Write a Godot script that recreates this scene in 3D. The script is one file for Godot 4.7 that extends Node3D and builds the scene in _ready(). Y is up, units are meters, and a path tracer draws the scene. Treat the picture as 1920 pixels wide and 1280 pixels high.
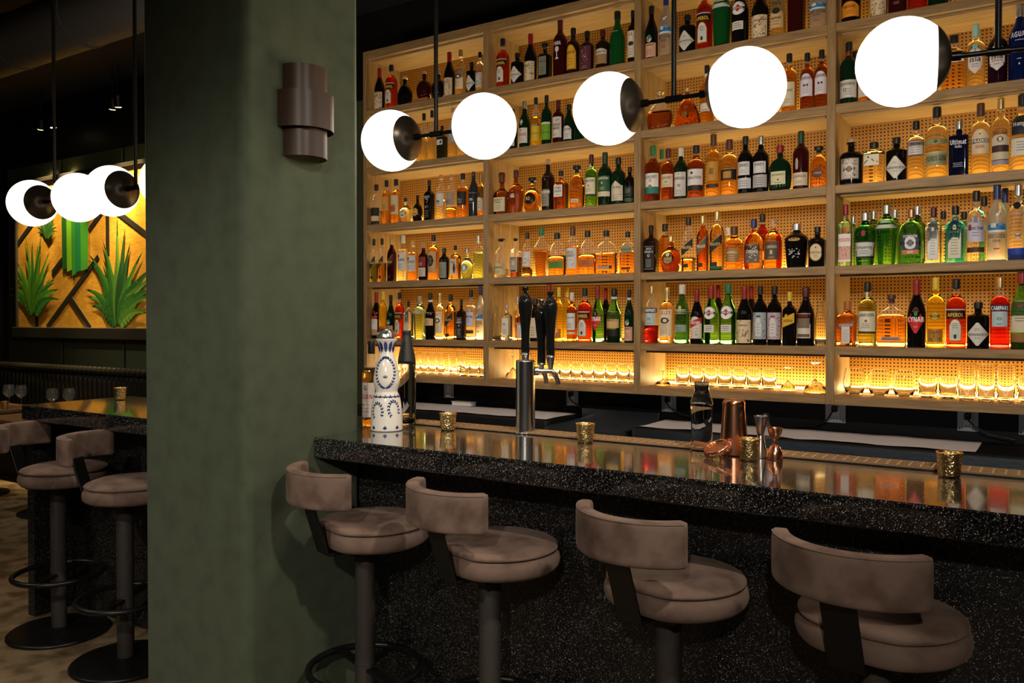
extends Node3D
# A bar seen from the stool side: green velvet pillar, dark terrazzo counter, oak back-bar full of bottles, globe pendants.
# X runs right along the bar, Y up, Z towards the viewer; the camera stands at X = 0, Z = 0.

const BAY0 := -3.92667         # inner face of the left end panel
const BAYW := 1.00915          # bay pitch
const POST := 0.0396           # thickness of posts and boards
const SHELF_Z := -4.1684       # front plane of the shelving
const SHELF_D := 0.3487
const STEP := 0.385
const SHELF_E := 1.3715        # top of the lowest bottle shelf
const SHELF_F := 1.13227       # top of the glass shelf
const BAR_Y := 1.07
const BAR_FRONT := -2.135
const BAR_BACK := -2.73
const BODY_FRONT := -2.367

var M := {}
var taken := {}
var rng := RandomNumberGenerator.new()
var texts := {}
var fonts := {}


# ------------------------------------------------------------------ mesh building
class Shape:
	var v := PackedVector3Array()
	var n := PackedVector3Array()
	var c := PackedColorArray()
	var uv := PackedVector2Array()
	var idx := PackedInt32Array()
	var tint := Color.WHITE

	func vert(p: Vector3, nor: Vector3, t := Vector2.ZERO) -> int:
		v.append(p); n.append(nor); c.append(tint); uv.append(t)
		return v.size() - 1

	func tri(a: Vector3, b: Vector3, d: Vector3, nor: Vector3) -> void:
		if (b - a).cross(d - a).dot(nor) < 0.0:
			var k := b; b = d; d = k
		var i := vert(a, nor, Vector2(a.x, a.y)); vert(b, nor, Vector2(b.x, b.y)); vert(d, nor, Vector2(d.x, d.y))
		idx.append_array([i, i + 2, i + 1])

	func quad(a: Vector3, b: Vector3, d: Vector3, e: Vector3, nor: Vector3, ua := Vector2.ZERO, ub := Vector2.ZERO, ud := Vector2.ZERO, ue := Vector2.ZERO) -> void:
		var flip := (b - a).cross(d - a).dot(nor) < 0.0
		var i := vert(a, nor, ua); vert(b, nor, ub); vert(d, nor, ud); vert(e, nor, ue)
		if flip:
			idx.append_array([i, i + 1, i + 2, i, i + 2, i + 3])
		else:
			idx.append_array([i, i + 2, i + 1, i, i + 3, i + 2])

	# rows of points going up, columns running anticlockwise seen from above: smooth surface, outward normals
	func grid(rows: Array, closed: bool, flip := false) -> void:
		var h := rows.size()
		var w: int = rows[0].size()
		var first := v.size()
		for i in h:
			for j in w:
				var jp := j + 1
				var jm := j - 1
				if closed:
					jp = 1 if jp >= w else jp
					jm = w - 2 if jm < 0 else jm
				else:
					jp = mini(jp, w - 1); jm = maxi(jm, 0)
				var du: Vector3 = rows[i][jp] - rows[i][jm]
				var dv: Vector3 = rows[mini(i + 1, h - 1)][j] - rows[maxi(i - 1, 0)][j]
				if du.length() < 1e-7:
					var k := 1 if i == 0 else h - 2
					du = rows[k][jp] - rows[k][jm]
				var nor := du.cross(dv).normalized()
				vert(rows[i][j], -nor if flip else nor, Vector2(float(j) / (w - 1), float(i) / maxi(h - 1, 1)))
		for i in h - 1:
			for j in w - 1:
				var a := first + i * w + j
				var b := a + 1
				var d := a + w + 1
				var e := a + w
				if flip:
					idx.append_array([a, b, d, a, d, e])
				else:
					idx.append_array([a, d, b, a, e, d])

	func lathe(prof: Array, seg := 24, at := Vector3.ZERO) -> void:
		var rows := []
		for p in prof:
			var r := PackedVector3Array()
			for j in seg + 1:
				var f := TAU * j / seg
				r.append(at + Vector3(p.x * sin(f), p.y, p.x * cos(f)))
			rows.append(r)
		grid(rows, true)

	func box(at: Vector3, size: Vector3, bevel := 0.0) -> void:
		var h := size / 2.0
		var b := minf(bevel, minf(h.x, minf(h.y, h.z)) * 0.49)
		var along := 0
		if h.y > h[along]: along = 1
		if h.z > h[along]: along = 2
		var uvof := func(p: Vector3, face: int) -> Vector2:
			var u: float = p[along] if along != face else p[(face + 1) % 3]
			var w := 0.0
			for k in 3:
				if k != along and k != face:
					w += p[k]
			return Vector2(u, w + face * 0.13) + Vector2(at.y * 0.73 + at.x * 0.31, at.y * 0.57 + at.x * 0.19)
		for f in 3:
			var g := (f + 1) % 3
			var k := (f + 2) % 3
			for s in [-1.0, 1.0]:
				var nor := Vector3.ZERO
				nor[f] = s
				var q := []
				for c4 in [[-1, -1], [1, -1], [1, 1], [-1, 1]]:
					var p := Vector3.ZERO
					p[f] = s * h[f]; p[g] = c4[0] * (h[g] - b); p[k] = c4[1] * (h[k] - b)
					q.append(p)
				quad(at + q[0], at + q[1], at + q[2], at + q[3], nor, uvof.call(q[0], f), uvof.call(q[1], f), uvof.call(q[2], f), uvof.call(q[3], f))
			if b > 0.0:
				for s in [-1.0, 1.0]:
					for t in [-1.0, 1.0]:
						var nor := Vector3.ZERO
						nor[f] = s; nor[g] = t
						var pa := Vector3.ZERO; var pb := Vector3.ZERO
						pa[f] = s * h[f]; pa[g] = t * (h[g] - b)
						pb[f] = s * (h[f] - b); pb[g] = t * h[g]
						var pa2 := pa; var pb2 := pb
						pa[k] = -(h[k] - b); pb[k] = -(h[k] - b); pa2[k] = h[k] - b; pb2[k] = h[k] - b
						quad(at + pa, at + pa2, at + pb2, at + pb, nor.normalized(), uvof.call(pa, g), uvof.call(pa2, g), uvof.call(pb2, g), uvof.call(pb, g))
		if b > 0.0:
			for sx in [-1.0, 1.0]:
				for sy in [-1.0, 1.0]:
					for sz in [-1.0, 1.0]:
						tri(at + Vector3(sx * h.x, sy * (h.y - b), sz * (h.z - b)), at + Vector3(sx * (h.x - b), sy * h.y, sz * (h.z - b)), at + Vector3(sx * (h.x - b), sy * (h.y - b), sz * h.z), Vector3(sx, sy, sz).normalized())

	func tube(path: Array, rad: float, seg := 10, closed := false, caps := true, flat := 1.0) -> void:
		var rows := []
		var m := path.size()
		var up := Vector3.UP
		var ref := Vector3.ZERO
		for i in m:
			var a: Vector3 = path[(i - 1 + m) % m] if closed else path[maxi(i - 1, 0)]
			var b: Vector3 = path[(i + 1) % m] if closed else path[mini(i + 1, m - 1)]
			var t := (b - a).normalized()
			if ref == Vector3.ZERO:
				ref = t.cross(up if absf(t.y) < 0.95 else Vector3.RIGHT).normalized()
			ref = (ref - t * ref.dot(t)).normalized()
			var bi := t.cross(ref)
			var r := PackedVector3Array()
			for j in seg + 1:
				var f := TAU * j / seg
				r.append(path[i] + (ref * cos(f) + bi * sin(f) * flat) * rad)
			rows.append(r)
		if closed:
			rows.append(rows[0])
		grid(rows, true)
		if caps and not closed:
			for e in [0, m - 1]:
				var dir: Vector3 = (path[0] - path[1] if e == 0 else path[m - 1] - path[m - 2]).normalized()
				for j in seg:
					tri(path[e], rows[e][j], rows[e][j + 1], dir)

	# polygon in x, y given anticlockwise, thickness along z
	func prism(poly: PackedVector2Array, z0: float, z1: float) -> void:
		var ids := Geometry2D.triangulate_polygon(poly)
		for t in range(0, ids.size(), 3):
			for zz in [[z0, -1.0], [z1, 1.0]]:
				tri(Vector3(poly[ids[t]].x, poly[ids[t]].y, zz[0]), Vector3(poly[ids[t + 1]].x, poly[ids[t + 1]].y, zz[0]), Vector3(poly[ids[t + 2]].x, poly[ids[t + 2]].y, zz[0]), Vector3(0, 0, zz[1]))
		for i in poly.size():
			var a := poly[i]
			var b := poly[(i + 1) % poly.size()]
			var d := (b - a).normalized()
			var out := Vector3(d.y, -d.x, 0) * (-1.0 if Geometry2D.is_polygon_clockwise(poly) else 1.0)
			quad(Vector3(a.x, a.y, z0), Vector3(b.x, b.y, z0), Vector3(b.x, b.y, z1), Vector3(a.x, a.y, z1), out)

	func mesh(colored := false) -> ArrayMesh:
		var arr := []
		arr.resize(Mesh.ARRAY_MAX)
		arr[Mesh.ARRAY_VERTEX] = v
		arr[Mesh.ARRAY_NORMAL] = n
		arr[Mesh.ARRAY_TEX_UV] = uv
		if colored:
			arr[Mesh.ARRAY_COLOR] = c
		arr[Mesh.ARRAY_INDEX] = idx
		var m := ArrayMesh.new()
		m.add_surface_from_arrays(Mesh.PRIMITIVE_TRIANGLES, arr)
		return m


func numbered(called: String) -> String:
	var k: int = taken.get(called, 0)
	taken[called] = k + 1
	return called if k == 0 else "%s_%03d" % [called, k]


func tag(o: Node, label: String, category := "", group := "", kind := "") -> void:
	if label: o.set_meta("label", label)
	if category: o.set_meta("category", category)
	if group: o.set_meta("group", group)
	if kind: o.set_meta("kind", kind)


func thing(called: String, label: String, category: String, at := Vector3.ZERO, turn := 0.0, group := "") -> Node3D:
	var o := Node3D.new()
	o.name = numbered(called)
	add_child(o)
	o.position = at
	o.rotation.y = turn
	tag(o, label, category, group)
	return o


func part(parent: Node3D, called: String, s: Shape, mat: Material, at := Vector3.ZERO, colored := false) -> MeshInstance3D:
	return part_mesh(parent, called, s.mesh(colored), mat, at)


func part_mesh(parent: Node3D, called: String, m: Mesh, mat: Material, at := Vector3.ZERO) -> MeshInstance3D:
	var o := MeshInstance3D.new()
	o.name = numbered(called) if parent == self else called
	o.mesh = m
	o.material_override = mat
	parent.add_child(o, true)
	o.position = at
	return o


func structure(called: String, s: Shape, mat: Material, label: String, parent: Node3D = self) -> MeshInstance3D:
	var o := part(parent, called, s, mat)
	if parent == self:
		tag(o, label, "", "", "structure")
	return o


func boxed(at: Vector3, size: Vector3, bevel := 0.0) -> Shape:
	var s := Shape.new()
	s.box(at, size, bevel)
	return s


func lathed(prof: Array, seg := 24) -> Shape:
	var s := Shape.new()
	s.lathe(prof, seg)
	return s


func tubed(path: Array, rad: float, seg := 10, closed := false) -> Shape:
	var s := Shape.new()
	s.tube(path, rad, seg, closed)
	return s


func smooth(pts: Array, sub := 3) -> Array:
	var out := []
	for i in pts.size() - 1:
		var p0: Vector2 = pts[maxi(i - 1, 0)]
		var p1: Vector2 = pts[i]
		var p2: Vector2 = pts[i + 1]
		var p3: Vector2 = pts[mini(i + 2, pts.size() - 1)]
		for k in sub:
			var t := float(k) / sub
			out.append(p1.cubic_interpolate(p2, p0, p3, t) if p1.distance_to(p2) > 0.02 else p1.lerp(p2, t))
	out.append(pts[-1])
	return out


func vv(a: Array, sx := 1.0, sy := 1.0) -> Array:
	var out := []
	for p in a:
		out.append(Vector2(p[0] * sx, p[1] * sy))
	return out


func ring(rad: float, y: float, n := 40, a0 := 0.0, a1 := TAU) -> Array:
	var out := []
	var full := is_equal_approx(a1 - a0, TAU)
	for i in (n if full else n + 1):
		var f := a0 + (a1 - a0) * i / n
		out.append(Vector3(rad * sin(f), y, rad * cos(f)))
	return out


# ------------------------------------------------------------------ materials
func lin(r: float, g: float, b: float, a := 1.0) -> Color:
	var c := Color(r, g, b).linear_to_srgb()
	c.a = a
	return c


func mat(key: String, col: Color, rough := 0.6, metal := 0.0, spec := 0.5) -> StandardMaterial3D:
	var m := StandardMaterial3D.new()
	m.resource_name = key
	m.albedo_color = col
	m.roughness = rough
	m.metallic = metal
	m.metallic_specular = spec
	M[key] = m
	return m


func glass(key: String, col: Color, ior := 0.04, rough := 0.0, body := 0.02) -> void:
	var m := mat(key, col, rough)
	m.albedo_color.a = body
	m.transparency = BaseMaterial3D.TRANSPARENCY_ALPHA
	m.refraction_enabled = true
	m.refraction_scale = ior


func pane(key: String, col: Color, alpha: float) -> void:
	var m := mat(key, col, 0.02)
	m.albedo_color.a = alpha
	m.transparency = BaseMaterial3D.TRANSPARENCY_ALPHA


func glow(key: String, col: Color, energy: float) -> void:
	var m := mat(key, col, 0.4)
	m.emission_enabled = true
	m.emission = col
	m.emission_energy_multiplier = energy


func noise_tex(freq: float, seed_: int, ramp: Array, size := 512, octaves := 4, kind := FastNoiseLite.TYPE_SIMPLEX_SMOOTH) -> NoiseTexture2D:
	var f := FastNoiseLite.new()
	f.noise_type = kind
	f.seed = seed_
	f.frequency = freq
	f.fractal_octaves = octaves
	var t := NoiseTexture2D.new()
	t.width = size
	t.height = size
	t.seamless = true
	t.noise = f
	if ramp:
		var g := Gradient.new()
		g.offsets = PackedFloat32Array(ramp.map(func(x): return x[0]))
		g.colors = PackedColorArray(ramp.map(func(x): return x[1]))
		t.color_ramp = g
	return t


func normal_tex(freq: float, seed_: int, strength: float, size := 512, octaves := 3, kind := FastNoiseLite.TYPE_SIMPLEX_SMOOTH) -> NoiseTexture2D:
	var t := noise_tex(freq, seed_, [], size, octaves, kind)
	t.as_normal_map = true
	t.bump_strength = strength
	return t


func triplanar(m: StandardMaterial3D, per_metre: float, world := true) -> void:
	m.uv1_triplanar = true
	m.uv1_world_triplanar = world
	m.uv1_triplanar_sharpness = 8.0
	m.uv1_scale = Vector3.ONE * per_metre


func wood_image(seed_: int, light: Color, dark: Color) -> ImageTexture:
	var w := 512
	var im := Image.create(w, w, false, Image.FORMAT_RGB8)
	var f := FastNoiseLite.new()
	f.seed = seed_
	f.frequency = 1.0
	f.fractal_octaves = 3
	var g := FastNoiseLite.new()
	g.seed = seed_ + 9
	g.frequency = 1.0
	for y in w:
		for x in w:
			# cylinder in x so that the grain meets itself
			var a := TAU * x / w
			var wob := g.get_noise_3d(cos(a) * 0.7, sin(a) * 0.7, y * 0.012) * 0.9
			var rings := 0.5 + 0.5 * sin((y * 0.085 + wob * 7.0))
			var fine := f.get_noise_3d(cos(a) * 1.6, sin(a) * 1.6, y * 0.42)
			var broad := g.get_noise_3d(cos(a) * 0.9 + 5.0, sin(a) * 0.9, y * 0.03)
			var k := clampf(0.42 + 0.22 * (rings - 0.5) + 0.55 * fine + 0.4 * broad, 0.0, 1.0)
			im.set_pixel(x, y, light.lerp(dark, k))
	return ImageTexture.create_from_image(im)


func cane_images() -> Array:
	# one cell of woven cane: pairs of upright and level strands, two diagonals, an eight-sided hole between them
	var w := 128
	var im := Image.create(w, w, false, Image.FORMAT_RGB8)
	var hgt := Image.create(w, w, false, Image.FORMAT_RGB8)
	var r := RandomNumberGenerator.new()
	r.seed = 4
	for y in w:
		for x in w:
			var u := float(x) / w * 2.0
			var v := float(y) / w * 2.0
			var fu := absf(fposmod(u, 1.0) - 0.5)
			var fv := absf(fposmod(v, 1.0) - 0.5)
			var hole := fu < 0.24 and fv < 0.24 and fu + fv < 0.355
			var t := 0.5 + 0.5 * sin(u * TAU * 4.0) * sin(v * TAU * 4.0)
			var base := Color8(206, 152, 58).lerp(Color8(168, 114, 36), t * 0.6 + r.randf() * 0.25)
			var strand := minf(absf(fu - 0.36), absf(fv - 0.36))
			if strand < 0.025:
				base = base.darkened(0.3)
			im.set_pixel(x, y, Color8(36, 17, 7) if hole else base)
			var hh := 0.1 if hole else 0.65 + 0.3 * t
			hgt.set_pixel(x, y, Color(hh, hh, hh))
	return [ImageTexture.create_from_image(im), ImageTexture.create_from_image(hgt)]


func terrazzo_image() -> ImageTexture:
	var w := 1024
	var im := Image.create(w, w, false, Image.FORMAT_RGB8)
	im.fill(Color8(13, 12, 13))
	var r := RandomNumberGenerator.new()
	r.seed = 77
	for k in 42000:
		var big := r.randf()
		var rad := 0.7 + 2.3 * pow(big, 4.0)
		var cx := r.randi() % w
		var cy := r.randi() % w
		var g := 0.13 + 0.85 * pow(r.randf(), 1.9)
		var col := Color(g, g * r.randf_range(0.96, 1.0), g * r.randf_range(0.92, 1.02))
		var ax := r.randf_range(0.75, 1.3)
		var sk := r.randf_range(-0.3, 0.3)
		var e := int(ceil(rad * 1.8))
		for dy in range(-e, e + 1):
			for dx in range(-e, e + 1):
				var px := dx + sk * dy
				if absf(px) / ax + absf(dy) * ax < rad * 1.15 and px * px / ax + dy * dy * ax < rad * rad:
					im.set_pixel(posmod(cx + dx, w), posmod(cy + dy, w), col)
	return ImageTexture.create_from_image(im)


func mesh_image() -> ImageTexture:
	# rubber bar mat: open square mesh
	var w := 64
	var im := Image.create(w, w, false, Image.FORMAT_RGB8)
	for y in w:
		for x in w:
			var a := fposmod(x / 32.0, 1.0)
			var b := fposmod(y / 32.0, 1.0)
			im.set_pixel(x, y, Color8(70, 40, 22) if absf(a - 0.5) < 0.26 and absf(b - 0.5) < 0.26 else Color8(176, 122, 72))
	return ImageTexture.create_from_image(im)


func make_materials() -> void:
	# oak
	for k in 3:
		var m := mat("oak_%d" % k, Color.WHITE, 0.5)
		m.albedo_texture = wood_image(11 + k * 7, Color8(168, 136, 92), Color8(118, 90, 56))
		m.uv1_scale = Vector3(0.7, 2.6, 1)
		m.uv1_offset = Vector3(0.17 * k, 0.31 * k, 0)
	var cn := cane_images()
	var c := mat("cane", Color.WHITE, 0.55)
	c.albedo_texture = cn[0]
	triplanar(c, 1.0 / 0.034)
	# terrazzo
	var tz := terrazzo_image()
	var t := mat("terrazzo", Color.WHITE, 0.13)
	t.albedo_texture = tz
	t.clearcoat_enabled = true
	t.clearcoat = 1.0
	t.clearcoat_roughness = 0.055
	triplanar(t, 1.0 / 0.5)
	var t2 := mat("terrazzo_honed", lin(0.6, 0.6, 0.6), 0.35)
	t2.albedo_texture = tz
	triplanar(t2, 1.0 / 0.55)
	# green velvet of pillar and wall panels
	var gv := mat("green_velvet", lin(0.074, 0.09, 0.06), 0.9, 0.0, 0.2)
	gv.albedo_texture = noise_tex(0.009, 3, [[0.0, Color(0.86, 0.86, 0.85)], [0.5, Color(0.95, 0.95, 0.94)], [1.0, Color(1, 1, 1)]], 1024, 7)
	gv.normal_enabled = true
	gv.normal_texture = normal_tex(0.25, 8, 2.0, 512, 2)
	gv.normal_scale = 0.12
	gv.rim_enabled = true
	gv.rim = 1.0
	gv.rim_tint = 0.7
	triplanar(gv, 0.9)
	var gp := mat("green_panel", lin(0.075, 0.085, 0.045), 0.9, 0.0, 0.2)
	gp.rim_enabled = true
	gp.rim = 0.4
	gp.rim_tint = 1.0
	# brown velvet of the stools
	var bv := mat("brown_velvet", lin(0.185, 0.125, 0.1), 0.85, 0.0, 0.2)
	bv.albedo_texture = noise_tex(0.007, 21, [[0.0, Color(0.74, 0.71, 0.7)], [0.42, Color(0.91, 0.9, 0.9)], [0.6, Color(0.97, 0.97, 0.97)], [1.0, Color(1, 1, 1)]], 512, 4)
	bv.normal_enabled = true
	bv.normal_texture = normal_tex(0.012, 5, 3.0, 512, 2)
	bv.normal_scale = 0.25
	bv.rim_enabled = true
	bv.rim = 0.5
	bv.rim_tint = 0.75
	triplanar(bv, 2.4)
	mat("velvet_seam", lin(0.05, 0.03, 0.022), 0.9)
	var pc := mat("powder_coat", lin(0.045, 0.038, 0.034), 0.45, 0.2)
	pc.normal_enabled = true
	pc.normal_texture = normal_tex(0.35, 2, 6.0, 256, 2)
	pc.normal_scale = 0.6
	triplanar(pc, 9.0)
	mat("black_steel", lin(0.006, 0.0055, 0.0055), 0.38, 0.2)
	mat("bronze_dark", lin(0.13, 0.105, 0.082), 0.3, 0.85)
	mat("rod_black", lin(0.01, 0.0095, 0.009), 0.3, 0.5)
	var sc := mat("sconce_bronze", lin(0.045, 0.024, 0.016), 0.38, 0.0, 0.4)
	sc.clearcoat_enabled = true
	sc.clearcoat = 0.12
	mat("chrome", lin(0.7, 0.69, 0.68), 0.2, 1.0)
	mat("steel", lin(0.5, 0.5, 0.51), 0.22, 1.0)
	var st := mat("steel_brushed", lin(0.2, 0.21, 0.225), 0.3, 1.0)
	st.normal_enabled = true
	st.normal_texture = normal_tex(0.05, 31, 1.5, 256, 3)
	st.normal_scale = 0.15
	triplanar(st, 3.0)
	mat("copper", lin(0.9, 0.42, 0.24), 0.22, 1.0)
	var gh := mat("gold_hammered", lin(0.95, 0.66, 0.28), 0.24, 1.0)
	gh.normal_enabled = true
	gh.normal_texture = normal_tex(0.06, 41, 9.0, 256, 2, FastNoiseLite.TYPE_CELLULAR)
	gh.normal_scale = 0.55
	triplanar(gh, 9.0, false)
	mat("tap_black", lin(0.008, 0.008, 0.008), 0.12)
	mat("rubber_black", lin(0.014, 0.013, 0.013), 0.5)
	mat("plastic_black", lin(0.012, 0.012, 0.012), 0.35)
	mat("plastic_white", lin(0.72, 0.72, 0.7), 0.4)
	mat("paper_sheet", lin(0.76, 0.69, 0.71), 0.85)
	mat("plate_grey", lin(0.45, 0.47, 0.5), 0.35)
	mat("ceramic", lin(0.78, 0.74, 0.68), 0.1)
	mat("napkin", lin(0.72, 0.7, 0.66), 0.9)
	var ink := mat("print", Color.WHITE, 0.55)
	ink.vertex_color_use_as_albedo = true
	var paint := mat("paint", Color.WHITE, 0.6)
	paint.vertex_color_use_as_albedo = true
	var mm := mat("bar_mat", Color.WHITE, 0.6)
	mm.albedo_texture = mesh_image()
	triplanar(mm, 1.0 / 0.026)
	mat("mat_brown", lin(0.34, 0.2, 0.1), 0.5)
	# room
	mat("black_ceiling", lin(0.006, 0.006, 0.006), 0.9)
	mat("black_wall", lin(0.007, 0.007, 0.0075), 0.5, 0.0, 0.35)
	var du := mat("duct_black", lin(0.03, 0.026, 0.023), 0.65)
	du.normal_enabled = true
	du.normal_texture = normal_tex(0.1, 6, 4.0, 256, 3)
	du.normal_scale = 0.3
	triplanar(du, 2.0)
	var fl := mat("concrete", lin(0.26, 0.19, 0.115), 0.5)
	fl.albedo_texture = noise_tex(0.006, 15, [[0.0, Color(0.5, 0.47, 0.42)], [0.4, Color(0.78, 0.75, 0.7)], [0.6, Color(0.95, 0.93, 0.9)], [1.0, Color(1, 1, 1)]], 1024, 6)
	triplanar(fl, 0.8)
	mat("leather_black", lin(0.014, 0.013, 0.012), 0.24)
	mat("table_wood", lin(0.22, 0.11, 0.05), 0.4)
	var mw := mat("mural_wood", Color.WHITE, 0.5)
	mw.albedo_texture = wood_image(91, Color8(232, 176, 70), Color8(192, 130, 40))
	mw.uv1_scale = Vector3(1.0, 0.5, 1)
	mat("frame_dark", lin(0.02, 0.017, 0.014), 0.5)
	# lamps
	glow("globe_glow", Color(1.0, 0.965, 0.91), 1.9)
	glow("led_glow", Color(1.0, 0.84, 0.5), 4.0)
	glow("led_dim", Color(1.0, 0.8, 0.42), 0.6)
	glow("work_glow", Color(0.75, 0.9, 1.0), 2.0)
	glow("track_glow", Color(1.0, 0.86, 0.6), 7.0)
	glow("bulb_glow", Color(1.0, 0.84, 0.58), 2.0)
	# bottle glass that lets little light through
	for d in [["blk", 0.005, 0.004, 0.0035], ["dred", 0.034, 0.0035, 0.004], ["dbrown", 0.018, 0.007, 0.003], ["dgreen", 0.004, 0.018, 0.007], ["dolive", 0.018, 0.018, 0.007], ["dpurple", 0.016, 0.004, 0.01], ["green_o", 0.005, 0.065, 0.012], ["navy", 0.004, 0.009, 0.06], ["navyb", 0.004, 0.005, 0.02], ["slate", 0.028, 0.031, 0.036]]:
		mat("g_" + d[0], lin(d[1], d[2], d[3]), 0.05, 0.0, 0.42)
	# clear and tinted liquids
	for d in [["amber", 0.74, 0.34, 0.065], ["amberd", 0.6, 0.15, 0.02], ["lamber", 0.86, 0.52, 0.15], ["whisky", 0.36, 0.095, 0.022], ["aperol", 0.66, 0.05, 0.015], ["redt", 0.6, 0.02, 0.018], ["cointreau", 0.5, 0.16, 0.04], ["clear", 0.94, 0.95, 0.93], ["straw", 0.96, 0.86, 0.56], ["yellow", 0.97, 0.72, 0.05], ["green", 0.13, 0.5, 0.1], ["dgreen2", 0.045, 0.24, 0.07], ["lgreen", 0.6, 0.88, 0.36], ["lgreenc", 0.82, 0.93, 0.76], ["teal", 0.1, 0.62, 0.68], ["olive", 0.4, 0.4, 0.09], ["orangl", 0.96, 0.62, 0.26]]:
		glass("g_" + d[0], lin(d[1], d[2], d[3]))
	glass("g_frost", lin(0.72, 0.73, 0.72), 0.04, 0.32, 0.12)
	pane("g_clearpane", lin(0.9, 0.9, 0.88), 0.04)
	glass("tumbler", lin(0.98, 0.98, 0.97), 0.045, 0.0, 0.0)
	pane("stemware", lin(0.95, 0.95, 0.92), 0.03)
	glass("water", lin(0.96, 0.97, 0.97), 0.033, 0.0, 0.0)
	for d in [["black", 0.012, 0.011, 0.011], ["red", 0.27, 0.01, 0.012], ["darkred", 0.08, 0.009, 0.012], ["yellow", 0.75, 0.52, 0.05], ["green", 0.02, 0.16, 0.06], ["darkgreen", 0.01, 0.05, 0.025], ["navy", 0.012, 0.03, 0.14], ["white", 0.68, 0.67, 0.65], ["mint", 0.36, 0.62, 0.56], ["orange", 0.45, 0.15, 0.04], ["brown", 0.09, 0.035, 0.018], ["cork", 0.5, 0.3, 0.15], ["slate", 0.04, 0.044, 0.05]]:
		mat("cap_" + d[0], lin(d[1], d[2], d[3]), 0.35)
	mat("cap_gold", lin(0.7, 0.5, 0.22), 0.3, 0.8)
	mat("cap_silver", lin(0.6, 0.6, 0.58), 0.28, 0.9)
	mat("cap_copper", lin(0.6, 0.28, 0.16), 0.3, 0.9)


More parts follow.
